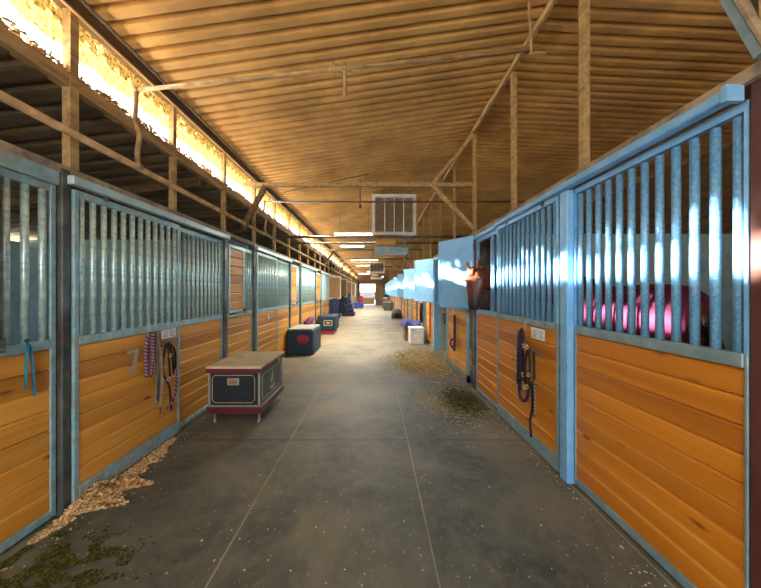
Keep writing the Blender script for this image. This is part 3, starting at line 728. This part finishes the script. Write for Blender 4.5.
# right door
X=side('R'); x=XR-.08
r=thing('lead_rope','thick dark navy rope doubled over a hook on the blue barred door','rope',(x,2.9,.5))
m=M()
for dy,zz in ((-.035,.62),(.0,.50),(.03,.56)):
    m.twist([(x,2.90,1.13),(x-.01,2.90+dy,1.06),(x-.012,2.91+dy*1.1,.85),(x-.01,2.93+dy,zz)],.017,12,ms=(0,1))
part('rope',m,[DKROPE,BLACK],r)
m=M(); m.twist([(x-.01,2.94,.55),(x-.02,2.90,.46),(x-.02,2.82,.44),(x-.015,2.76,.52),(x-.01,2.76,.75)],.016,12); part('loop',m,[DKROPE,PURP],r)
m=M(); m.tube([(x+.02,2.86,1.24),(x,2.86,1.12)],.005,6); part('hook',m,CHROME,r)
r=thing('lead_chain','fine silver chain hanging at the edge of the dark navy rope','chain',(x,3.0,.4))
m=M(); chain(m,[(x-.01,2.97,1.12),(x-.02,2.985,.85),(x-.01,2.975,.6),(x-.01,2.97,.42)],.009,36); part('links',m,CHROME,r)
# halter mirrored in y for the right row
def halterR():
    r=thing('halter','black halter with brass rings and long trailing strap on the blue barred door','halter',(x,2.7,.3)); f=lambda dy,dz,dt=0:(x-dt,2.74-dy,.955+dz)
    m=M(); m.tube([f(-.06,.0),f(.03,.02,.01),f(.12,-.01,.01),f(.20,-.03)],(.013,.011),8); part('bracket',m,DPOST,r)
    m=M(); st=(.004,.013)
    for pts in ([f(.0,.02,.02),f(-.05,-.10,.03),f(-.05,-.25,.03),f(-.01,-.36,.03),f(.04,-.32,.03)],[f(.02,.02,.03),f(.06,-.12,.04),f(.05,-.25,.04),f(.03,-.34,.04)],[f(.0,.02,.03),f(.0,-.15,.05),f(-.01,-.3,.05)],
                [f(.05,-.30,.02),f(.07,-.5,.02),f(.03,-.66,.02),f(.05,-.80,.02)],[f(.09,.0,.02),f(.10,-.3,.02),f(.10,-.6,.02)]):
        m.tube(resample(pts,14),st,6,up=(1,0,0))
    part('straps',m,BLACK,r)
    for dy,dz in ((-.03,.03),(.03,.03),(-.05,-.25),(.05,-.22),(-.01,-.36),(.03,-.34)):
        m=M(); c=Vector(f(dy,dz,.05)); m.tube([c+Vector((0,math.cos(2*PI*k/12)*.02,math.sin(2*PI*k/12)*.02)) for k in range(12)],.0045,6,closed=True); part('ring',m,GOLD,r)
    m=M(); chain(m,[f(.10,-.25,.02),f(.11,-.45,.02),f(.10,-.62,.02)],.007,22); part('small_chain',m,CHROME,r)
halterR()
# purple rope on the pine door past the horse
x=XR-.07; r=thing('lead_rope','purple lead rope knotted on the pine door past the horse','rope',(x,5.4,.5))
m=M(); m.twist([(x,5.38,1.06),(x-.01,5.36,.8),(x-.01,5.38,.48)],.022,12); m.twist([(x-.01,5.36,1.06),(x-.02,5.31,.8),(x-.02,5.33,.42)],.022,12); m.twist([(x-.02,5.33,.62),(x-.03,5.50,.6),(x-.03,5.56,.5),(x-.02,5.42,.44)],.018,8); part('rope',m,[PURP,PURP],r)
m=M(); m.tube([(x-.01,5.44,.70),(x-.01,5.52,.62),(x-.01,5.60,.58)],.008,6); part('snap',m,CHROME,r)
# bucket in the dark doorway
r=thing('water_bucket','dark round bucket hanging at the doorway past the purple rope door','bucket',(1.55,6.42,.75))
m=M(); m.tube([(1.60,6.33,.80),(1.60,6.33,.82),(1.60,6.33,1.06)],[.10,.115,.145],20); bevel(part('pail',m,BUCKET,r),.004,1)
m=M(); m.tube([(1.60+.148*math.cos(2*PI*k/24),6.33+.148*math.sin(2*PI*k/24),1.06) for k in range(24)],.007,6,closed=True); part('rim',m,CHROME,r)
m=M(); m.tube([(1.60-.14*math.cos(PI*k/12),6.33,1.06+.14*math.sin(PI*k/12)) for k in range(13)],.005,6); part('bail',m,CHROME,r)
m=M(); m.tube([(1.60,6.19,1.24),(1.60,6.33,1.22),(1.60,6.33,1.19)],.007,6); part('hook',m,DPOST,r)
# red lead hanging further on
m=M(); m.twist([(1.53,8.05,1.20),(1.52,8.0,.9),(1.52,8.02,.55),(1.525,7.98,.25)],.02,14); single('lead_rope',m,[REDC,MAROON],'dark red lead rope hanging above the white cooler','rope')
m=M(); m.tube([(1.46,9.1,1.15),(1.44,9.08,.9),(1.45,9.1,.55)],(.05,.06),10); m.tube([(1.46,9.2,1.15),(1.44,9.22,.8),(1.45,9.2,.65)],.02,8); single('halter',m,BLACK,'dark halter bundle hanging beyond the red lead rope','halter')

# ------------------------------------------------------------------ trunks on the left
def octo(m,fn,u0,u1,v0,v1,c,w):   # thin frame line with clipped corners; fn(u,v)->point
    P=[(u0+c,v0),(u1-c,v0),(u1,v0+c),(u1,v1-c),(u1-c,v1),(u0+c,v1),(u0,v1-c),(u0,v0+c)]
    m.tube([fn(*p) for p in P],w,4,closed=True)
tx0,tx1,ty0,ty1=-1.90,-1.29,3.27,4.09
r=thing('tack_trunk','navy and maroon tack trunk with a tan top, on small casters','trunk',((tx0+tx1)/2,(ty0+ty1)/2,0))
m=M(); m.box(tx0+.02,tx1-.02,ty0+.02,ty1-.02,.20,.585); bevel(part('body',m,NAVY,r),.004,1)
for xx,yy in ((tx0,ty0),(tx1,ty0),(tx0,ty1),(tx1,ty1)):
    m=M(); sx=1 if xx==tx0 else -1; sy=1 if yy==ty0 else -1; m.box(xx+sx*.014,xx+sx*.034,yy+sy*.014,yy+sy*.034,.20,.585); part('corner_trim',m,TRIM,r)
m=M(); m.box(tx0+.034,tx1-.034,ty0+.014,ty0+.028,.20,.216); m.box(tx1-.028,tx1-.014,ty0+.034,ty1-.034,.20,.216); part('bottom_trim',m,TRIM,r)
m=M(); m.box(tx1-.0195,tx1-.017,ty0+.05,ty1-.05,.225,.555); part('side_panel',m,TEALP,r)
m=M(); m.box(tx0-.004,tx1+.008,ty0-.004,ty1+.008,.125,.20); bevel(part('plinth',m,MAROON,r),.006,2)
m=M(); m.box(tx0-.004,tx1+.006,ty0-.004,ty1+.006,.585,.635); part('lid_band',m,MAROON,r)
m=M(); m.box(tx0-.010,tx1+.012,ty0-.010,ty1+.012,.635,.662); bevel(part('lid_top',m,CREAM,r),.005,2)
m=M(); octo(m,lambda u,v:(u,ty0+.018,v),tx0+.055,tx1-.075,.245,.555,.03,.004); octo(m,lambda u,v:(tx1-.016,u,v),ty0+.09,ty1-.09,.25,.54,.03,.004); part('gold_line',m,GOLD,r)
m=M(); m.box(tx0+.23,tx0+.36,ty0+.004,ty0+.02,.445,.525); 
hp=part('carry_handle',m,CHROME,r); bevel(hp,.004,2)
m=M(); m.box(tx0+.255,tx0+.335,ty0-.006,ty0+.006,.465,.50); part('grip',m,mottled('copper_grip',(.35,.18,.10),(.5,.28,.16),9,.4,.4),hp,base=r.location)
m=M(); cx=tx1-.013; yy=3.68
m.tube([(cx,yy-.02,.40),(cx,yy+.0,.44),(cx,yy+.015,.48),(cx,yy+.01,.52)],[(.012,.003),(.024,.003),(.014,.003),(.008,.003)],8,up=(1,0,0))
m.tube([(cx,yy-.01,.41),(cx,yy+.03,.39),(cx,yy+.02,.355)],.005,6); m.tube([(cx,yy-.03,.41),(cx,yy-.035,.36)],.005,6)
m.box(cx-.002,cx+.001,yy-.09,yy+.10,.315,.325); m.box(cx-.002,cx+.001,yy-.06,yy+.07,.29,.30); part('gold_crest',m,GOLD,r)
m=M(); m.box(tx1+.0,tx1+.03,3.82,3.86,.56,.66); part('hasp',m,DPOST,r)
for xx in (tx0+.07,tx1-.04):
    for yy in (ty0+.06,ty1-.06):
        m=M(); m.box(xx-.006,xx+.006,yy-.02,yy+.02,.045,.12); m.tube([(xx-.012,yy,.028),(xx+.012,yy,.028)],.028,12,up=(0,0,1)); part('caster',m,CHROME,r)

def rbox(x0,x1,y0,y1,z0,z1):
    m=M(); m.box(x0,x1,y0,y1,z0,z1); return m
r=thing('tack_trunk','trunk under a navy canvas cover with a round red patch','trunk',(-1.75,7.3,0))
o=part('canvas_cover',rbox(-2.10,-1.46,6.85,7.85,.0,.60),NAVYC,r); bevel(o,.05,4)
o=part('top_cover',rbox(-2.08,-1.48,6.87,7.83,.595,.625),GREYC,r); bevel(o,.012,2)
m=M(); m.tube([(-1.70,6.848,.38),(-1.70,6.842,.38)],[(.15,.105),(.14,.10)],24,up=(0,0,1)); part('red_patch',m,REDP,r)
r=thing('tack_trunk','trunk under a dark canvas cover with a framed pale emblem, on a red base','trunk',(-1.75,10.8,0))
o=part('canvas_cover',rbox(-2.05,-1.40,10.3,11.3,.12,.66),NAVYC,r); bevel(o,.06,4)
o=part('base',rbox(-1.98,-1.47,10.34,11.26,.0,.125),REDP,r); bevel(o,.01,1)
m=M()
for a,b,c,d in ((-1.82,-1.52,.30,.33),(-1.82,-1.52,.47,.50),(-1.82,-1.79,.33,.47),(-1.55,-1.52,.33,.47)): m.box(a,b,10.285,10.30,c,d)
part('pale_emblem_frame',m,CREAM,r)
m=M(); m.box(-1.73,-1.61,10.288,10.30,.37,.43); part('emblem',m,CREAM,r)
m=M(); m.tube([(-1.86,8.55,.0),(-1.86,8.55,.35),(-1.97,8.55,.62),(-1.86,8.55,.74),(-1.86,8.55,.78)],[(.12,.26),(.13,.28),(.12,.26),(.08,.2),(.01,.05)],18,up=(0,1,0)); single('cloth_bag',m,PURPC,'dull purple cloth bag standing between the two covered trunks','bag')

# ------------------------------------------------------------------ things along the right row
r=thing('ice_cooler','white plastic ice cooler beside the blue row','cooler box',(1.2,8.4,0))
o=part('box',rbox(1.0,1.40,8.25,8.72,.0,.42),WHITE,r); bevel(o,.03,3)
o=part('lid',rbox(.985,1.415,8.235,8.735,.425,.48),WHITE,r); bevel(o,.02,3)
m=M(); m.tube([(1.08,8.24,.36),(1.10,8.215,.37),(1.30,8.215,.37),(1.32,8.24,.36)],.012,8); part('handle',m,SHEET,r)
m=M()
def cloth(m,x0,x1,y0,y1,zf,nx=16,ny=12,th=.02):
    vs=[]
    for s_ in (0,1):
        for j in range(ny+1):
            for i in range(nx+1):
                u,v=i/nx,j/ny; x=x0+(x1-x0)*u; y=y0+(y1-y0)*v; vs.append((x,y,zf(u,v)-(0 if s_==0 else th)))
    n=(nx+1)*(ny+1); fs=[]
    for j in range(ny):
        for i in range(nx):
            a=j*(nx+1)+i; q=(a,a+1,a+nx+2,a+nx+1); fs.append(q); fs.append(tuple(n+k for k in reversed(q)))
    rim=[i for i in range(nx+1)]+[j*(nx+1)+nx for j in range(1,ny+1)]+[ny*(nx+1)+i for i in range(nx-1,-1,-1)]+[j*(nx+1) for j in range(ny-1,0,-1)]
    for k in range(len(rim)): a,b=rim[k],rim[(k+1)%len(rim)]; fs.append((a,n+a,n+b,b))
    m.add(vs,fs,True)
r=thing('saddle_rack','low dark rack under a rumpled blue blanket behind the white cooler','rack',(1.15,9.2,0))
o=part('rack_box',rbox(.92,1.38,8.9,9.6,.0,.46),BROWNB,r)
m=M(); cloth(m,.86,1.40,8.8,9.65,lambda u,v:.56+.09*math.sin(u*7+v*3)*math.sin(v*5+1)-.35*max(0,.12-u)*2.5-.4*max(0,.12-v)*2)
part('blanket',m,BLUEC,r)
r=thing('domed_tub','dark domed tub standing by the blue row halfway down','tub',(1.2,16.3,0))
m=M(); m.tube([(1.2,16.0,.05),(1.2,16.0,.22),(1.2,16.0,.42),(1.2,16.0,.54),(1.2,16.0,.58)],[(.30,.30),(.31,.31),(.27,.27),(.16,.16),(.03,.03)],20); part('shell',m,DPOST,r)
m=M(); m.tube([(1.18,15.70,.24),(1.18,15.68,.24)],[(.15,.13),(.14,.12)],18); part('opening',m,BLACK,r)
m=M(); m.box(.88,1.48,15.6,16.4,0,.05); part('base',m,CREAM,r)
o=single('storage_chest',rbox(.72,1.42,23.5,24.6,0,.66),DPOST,'dark storage trunk by the blue row, farther than the domed tub','trunk'); bevel(o,.03,2)
o=single('storage_chest',rbox(.70,1.35,27.0,28.0,0,.95),BROWNB,'brown storage trunk by the blue row near the end wall','trunk'); bevel(o,.03,2)
r=thing('storage_cabinet','stack of dark brown cabinets beside the far doorway','cabinet',(.6,33,0))
part('cabinet_body',rbox(.02,1.05,32.6,33.6,0,1.75),BROWNB,r); m=M()
m.box(.06,.62,32.57,32.6,.05,.80); m.box(.68,1.02,32.57,32.6,.05,.80); part('dark_door',m,DPOST,r)
part('upper_box',rbox(.20,.9,32.7,33.5,1.75,2.2),BROWNB,r)

# far left clutter
def open_shutter(y,label):
    r=thing('wooden_shutter',label,'shutter',(XL+.05,y,1.2),'open brown shutters of the clerestory row')
    part('board',rbox(XL+.08,XL+.56,y-.015,y+.015,1.24,2.15),BROWNB,r)
    m=M(); 
    for a,b,c,d in ((XL+.05,XL+.08,1.2,2.2),(XL+.56,XL+.61,1.2,2.2),(XL+.08,XL+.56,2.15,2.2),(XL+.08,XL+.56,1.2,1.24)): m.box(a,b,y-.02,y+.02,c,d)
    part('frame',m,CREAM,r)
for i,y in enumerate((12.9,15.8,19.0,22.2)): open_shutter(y,['nearest brown wooden shutter standing open down the clerestory row','second open brown shutter, just past the nearest','third open brown shutter towards the far end','last open brown shutter before the far doorway'][i])
def hanging(x,y,z0,z1,w,d,mat,label,name='horse_blanket',cat='blanket'):
    m=M(); P=[]; 
    m.tube([(x,y,z0),(x+.02,y,z0+.1),(x-.01,y,(z0+z1)/2),(x+.01,y,z1-.1),(x,y,z1)],[(w*.4,d*.5),(w*.55,d*.6),(w*.45,d*.5),(w*.5,d*.5),(w*.3,d*.3)],14,up=(0,1,0))
    single(name,m,mat,label,cat)
hanging(XL+.32,12.9,.28,1.22,.42,.22,DBLUEC,'dark navy blanket hanging under the nearest open brown shutter')
hanging(XL+.30,15.8,.35,1.25,.40,.22,DBLUEC,'dark blanket hanging under the second open brown shutter')
hanging(XL+.40,18.3,.76,1.45,.40,.3,DBLUEC,'upper dark blue blanket hung above the heap of folded blankets')
for i,(xx,yy,w,z0,z1,mt,lab) in enumerate(((-1.66,18.3,.75,0,.28,DBLUEC,'lowest folded blanket of the dark blue heap'),(-1.68,18.3,.68,.28,.50,DBLUEC,'middle folded blanket of the dark blue heap'),(-1.72,18.3,.60,.50,.78,DBLUEC,'topmost folded blanket of the dark blue heap'))):
    o=single('folded_blanket',rbox(xx-w/2,xx+w/2,yy-.4,yy+.4,z0,z1),mt,lab,'blanket','heap of folded blankets'); bevel(o,.07,4)
r=thing('plastic_tub','bright blue plastic tub near the far doorway','tub',(-1.5,27,0))
o=part('tub',rbox(-1.95,-1.1,26.6,27.3,0,.48),BLUEPL,r); bevel(o,.03,2); m=M(); m.box(-2.0,-1.05,26.55,27.35,.48,.53); part('rim',m,BLUEPL,r)
m=M(); m.tube([(-1.35,28.5,0),(-1.35,28.5,.4),(-1.35,28.5,.8),(-1.33,28.5,1.1),(-1.33,28.5,1.15)],[(.22,.2),(.25,.22),(.2,.18),(.15,.12),(.03,.03)],14,up=(0,1,0)); single('red_jacket_bundle',m,REDC,'red cloth bundle standing behind the blue plastic tub','bundle')
r=thing('doorway_barrier','low tan plywood barrier standing across the far doorway','barrier',(-.85,33.5,0))
part('panel',rbox(-1.72,-.03,33.5,33.56,.05,.80),BEIGE,r); part('top_rail',rbox(-1.75,-.0,33.47,33.59,.80,.86),WHITE,r)
m=M(); m.box(-1.7,-1.6,33.4,33.66,0,.05); m.box(-.15,-.05,33.4,33.66,0,.05); part('foot',m,BEIGE,r)

# ------------------------------------------------------------------ loose hay, shavings
def litter(name,label,pts,mat,size=(.012,.004,.03),up=.35,cat='hay'):
    m=M()
    for p in pts:
        d=Vector((random.gauss(0,1),random.gauss(0,1),random.gauss(0,up))).normalized()*random.uniform(size[2]*.5,size[2]*1.3)
        s=random.uniform(.6,1.3); m.bar(Vector(p)-d/2,Vector(p)+d/2,size[0]*s,size[1])
    return single(name,m,mat,label,cat,kind='stuff')
pts=[]
while len(pts)<5200:   # heap along the first left door
    y=random.uniform(1.72,2.95); w=.24*math.exp(-((y-2.12)/.20)**2)+.13*math.exp(-((y-2.5)/.30)**2)+.02
    w*=.75+.9*max(-.6,noise.noise(Vector((y*9,3,1)))); u=random.random()**1.4
    if noise.noise(Vector((y*14,u*4,9)))<-.22: continue
    x=XL+.07+u*w*1.1; h=(.085*math.exp(-((y-2.08)/.16)**2)+.016)*(1-u)**1.2
    pts.append((x,y,.004+random.random()*h))
litter('shavings_heap','pale wood shavings heaped at the foot of the rusty near post',pts,SHAVE,(.014,.003,.024),.6,'shavings')
pts=[(random.gauss(1.22,.15),random.gauss(4.0,.25),.004+random.random()*.02) for _ in range(1900)]
litter('green_hay','patch of green hay on the mat below the horse',[p for p in pts if p[0]<1.46 and p[0]>.4],GREENH,(.004,.003,.035),.2)
pts=[(random.gauss(1.0,.28),random.gauss(3.95,.38),.003+random.random()*.006) for _ in range(1500)]
litter('hay_dust','thin scatter of dry hay around the green patch below the horse',[p for p in pts if p[0]<1.47],STRAW,(.004,.002,.03),.1)
pts=[(random.gauss(1.05,.33),random.gauss(6.2,.55),.004+random.random()*.035) for _ in range(4200)]
litter('dry_hay','dry yellow hay spread before the dark doorway with the bucket',[p for p in pts if p[0]<1.47],STRAW,(.006,.004,.07),.2)
pts=[]
while len(pts)<5200:
    x,y=random.gauss(-1.80,.18),random.gauss(1.56,.10)
    if x>-2.06 and noise.noise(Vector((x*9,y*13,2)))>-.02: pts.append((x,y,.003+random.random()*.008))
litter('green_litter','dark green hay crumbs in the near corner below the teal strap',pts,GREENH,(.006,.002,.016),.1)
pts=[]
for _ in range(420):
    pts.append((random.uniform(XL+.1,XR-.1),random.uniform(1.0,6.0),.003))
for _ in range(700):
    y=random.uniform(1.2,6); pts.append((random.choice((XL+.09+abs(random.gauss(0,.10)),XR-.06-abs(random.gauss(0,.06)))),y,.003))
litter('scattered_chips','pale shavings scattered thinly over the dark floor mats',pts,SHAVE,(.006,.002,.010),.1,'shavings')

# ------------------------------------------------------------------ the chestnut horse
def coat():
    m,t,p=nodes('chestnut_coat'); v=coords(t)
    c=ramp(t,[(.3,(.085,.020,.008)),(.7,(.145,.038,.014))],nz(t,v,7,4))
    vm=N(t,'ShaderNodeVectorMath',operation='DISTANCE'); t.links.new(v,vm.inputs[0]); vm.inputs[1].default_value=MUZ
    f=ramp(t,[(.10,(1,1,1)),(.22,(0,0,0))],vm.outputs['Value']); c=mix(t,f,c,(.02,.014,.014))
    t.links.new(c,p.inputs['Base Color']); p.inputs['Roughness'].default_value=.5; p.inputs['Specular IOR Level'].default_value=.3
    bump(t,p,nz(t,v,60,2),.1,.002); return m
HL=Vector((2.9,3.0,0))
poll=Vector((1.375,4.06,1.81)); muz=Vector((1.335,3.90,1.285))
MUZ=tuple(muz-HL)
COAT=coat()
fwd=Vector((-.60,-.78,-.25)).normalized()      # where the forehead looks
hr=thing('horse','chestnut horse in a maroon blanket looking out over the pine panel','horse',HL)
b=M()
# trunk
b.tube([(2.90,2.58,1.18),(2.90,2.63,1.20),(2.90,2.76,1.24),(2.90,2.95,1.25),(2.90,3.2,1.20),(2.90,3.45,1.20),(2.90,3.65,1.23),(2.88,3.85,1.26),(2.85,3.95,1.28)],
       [(.10,.12),(.19,.22),(.26,.30),(.28,.31),(.29,.32),(.28,.33),(.25,.33),(.19,.26),(.10,.16)],20)
# neck
b.tube([(2.88,3.62,1.30),(2.82,3.85,1.42),(2.55,4.05,1.55),(2.15,4.15,1.64),(1.75,4.14,1.69),(1.50,4.12,1.71),(1.42,4.10,1.72)],
       [(.18,.28),(.16,.27),(.13,.24),(.11,.215),(.10,.19),(.09,.16),(.07,.12)],18)
# head, lofted from poll to muzzle, half-widths sideways / front-to-back
sidev=Vector((-fwd.y,fwd.x,0)).normalized()
ax=(muz-poll); rings=[(-.06,.05,.05,.06),(.0,.085,.085,.06),(.12,.105,.105,.055),(.26,.112,.125,.05),(.40,.095,.125,.04),(.55,.082,.105,.025),(.70,.072,.085,.01),(.84,.070,.075,.0),(.95,.070,.068,.0),(1.03,.052,.048,.0),(1.06,.02,.02,0)]
vs=[];n=18
fh=(fwd-ax.normalized()*fwd.dot(ax.normalized())).normalized(); sv=ax.normalized().cross(fh).normalized()
for tt,w,d,back in [(q[0],q[1]*1.14,q[2]*1.2,q[3]*1.2) for q in rings]:
    c=poll+ax*tt-fh*back
    for k in range(n):
        a=2*PI*k/n; ca,sa=math.cos(a),math.sin(a); 
        vs.append(c+sv*(abs(ca)**.9*math.copysign(1,ca)*w*(1 if sa>-.2 else .85))+fh*(abs(sa)**.85*math.copysign(1,sa)*d))
fs=[(i*n+k,i*n+(k+1)%n,(i+1)*n+(k+1)%n,(i+1)*n+k) for i in range(len(rings)-1) for k in range(n)]+[tuple(range(n-1,-1,-1)),tuple((len(rings)-1)*n+k for k in range(n))]
b.add(vs,fs,True)
for s_ in (-1,1):   # brow ridges, cheek, nostril swell
    b.ball(poll+ax*.27+sv*s_*.072+fh*.040,(.034,.034,.04)); b.ball(poll+ax*.36+sv*s_*.055-fh*.08,(.06,.06,.085)); b.ball(poll+ax*.93+sv*s_*.042+fh*.035,(.028,.028,.032))
b.ball(poll+ax*1.0-fh*.03,(.042,.042,.03))
# ears
for s_ in (-1,1):
    e0=poll-ax*.03+sv*s_*.055; e1=e0-ax*.13+sv*s_*.025+fh*.02; e2=e0-ax*.26+sv*s_*.018+fh*.015
    b.tube([e0,e1,e2],[(.028,.022),(.032,.018),(.007,.006)],10,up=fh)
# legs
def leg(x,y,hind):
    if hind: P=[(x,y+.02,1.15),(x,y+.10,.90),(x,y+.02,.70),(x,y-.10,.52),(x,y-.06,.30),(x,y-.05,.12),(x,y-.0,.05)]; R=[(.13,.16),(.12,.15),(.08,.10),(.052,.065),(.036,.042),(.045,.05),(.05,.05)]
    else: P=[(x,y,1.15),(x,y-.02,.88),(x,y,.68),(x,y,.50),(x,y,.32),(x,y,.13),(x,y+.04,.05)]; R=[(.10,.14),(.085,.11),(.06,.07),(.05,.055),(.035,.04),(.045,.05),(.05,.05)]
    b.tube(P,R,12,up=(0,1,0))
for x_ in (2.76,3.04): leg(x_,2.80,True); leg(x_,3.66,False)
bo=part('body',b,COAT,hr)
rm=bo.modifiers.new('remesh','REMESH'); rm.mode='VOXEL'; rm.voxel_size=.014; rm.use_smooth_shade=True
sm=bo.modifiers.new('smooth','SMOOTH'); sm.factor=.5; sm.iterations=5
for s_ in (-1,1):
    m=M(); m.ball(poll+ax*.275+sv*s_*.098+fh*.040,.021,14,10); part('eye',m,BLACK,hr)
    m=M(); m.ball(poll+ax*.96+sv*s_*.048+fh*.058,(.010,.010,.014),10,8); part('nostril',m,BLACK,hr)
HAIR=mottled('dark_red_mane',(.07,.018,.008),(.14,.04,.018),40,.5)
m=M()
for k in range(120):
    t_=random.random(); P=[Vector((2.62,4.0,1.78)),Vector((2.15,4.13,1.83)),Vector((1.75,4.13,1.855)),Vector((1.46,4.10,1.86))]
    q=resample(P,40)[int(t_*39)]; m.tube([q,q+Vector((random.uniform(-.02,.02),-.06,-.03)),q+Vector((random.uniform(-.03,.03),-.09,-.15-random.random()*.08))],[.010,.009,.002],5)
for k in range(26):
    q=poll+sv*random.uniform(-.03,.03)-ax*.08-fh*.0; m.tube([q,q+fh*.06+ax*.10,poll+ax*(.18+random.random()*.06)+fh*.085+sv*random.uniform(-.03,.03)],[.007,.007,.002],5)
part('mane',m,HAIR,hr)
m=M()
for k in range(60):
    dx=random.uniform(-.04,.04); m.tube([(2.9+dx*.4,2.60,1.36),(2.9+dx,2.50,1.2),(2.9+dx*2.5,2.48,.95),(2.9+dx*1.6,2.52,.5+random.random()*.1)],[.014,.016,.014,.003],5)
part('tail',m,BLACK,hr)
BLANK=mottled('maroon_blanket',(.09,.003,.032),(.15,.006,.055),12,.8,bmp=.3)
m=M(); n=26; ys_=[2.55,2.70,2.95,3.2,3.45,3.65,3.80]; hw=[.16,.275,.31,.32,.31,.285,.24]; hh=[.17,.315,.34,.35,.36,.36,.32]; cz=[1.21,1.24,1.25,1.20,1.20,1.23,1.25]
P=[]
for j,y in enumerate(resample([(a,b_,c_) for a,b_,c_ in zip(ys_,hw,hh)],22)):
    yy,w,h=y; z=1.2+.04*math.cos((yy-2.9)*2.5); ring=[]
    for k in range(n+1):
        a=-.30+(PI+.60)*k/n; x_=math.cos(a)*w; z_=z+math.sin(a)*h
        if math.sin(a)<.0: x_=math.copysign(w,x_); z_=z+math.sin(a)*h*2.0
        x_+=.010*math.sin(yy*26+k*.2)*(1 if x_>0 else -1)
        ring.append(Vector((2.9+x_,yy,z_)))
    P.append(ring)
vs=[v for r_ in P for v in r_]; fs=[(j*(n+1)+k,j*(n+1)+k+1,(j+1)*(n+1)+k+1,(j+1)*(n+1)+k) for j in range(len(P)-1) for k in range(n)]
m.add(vs,fs,True); o=part('blanket',m,BLANK,hr,'maroon quilted blanket'); so=o.modifiers.new('solid','SOLIDIFY'); so.thickness=.015; so.offset=1
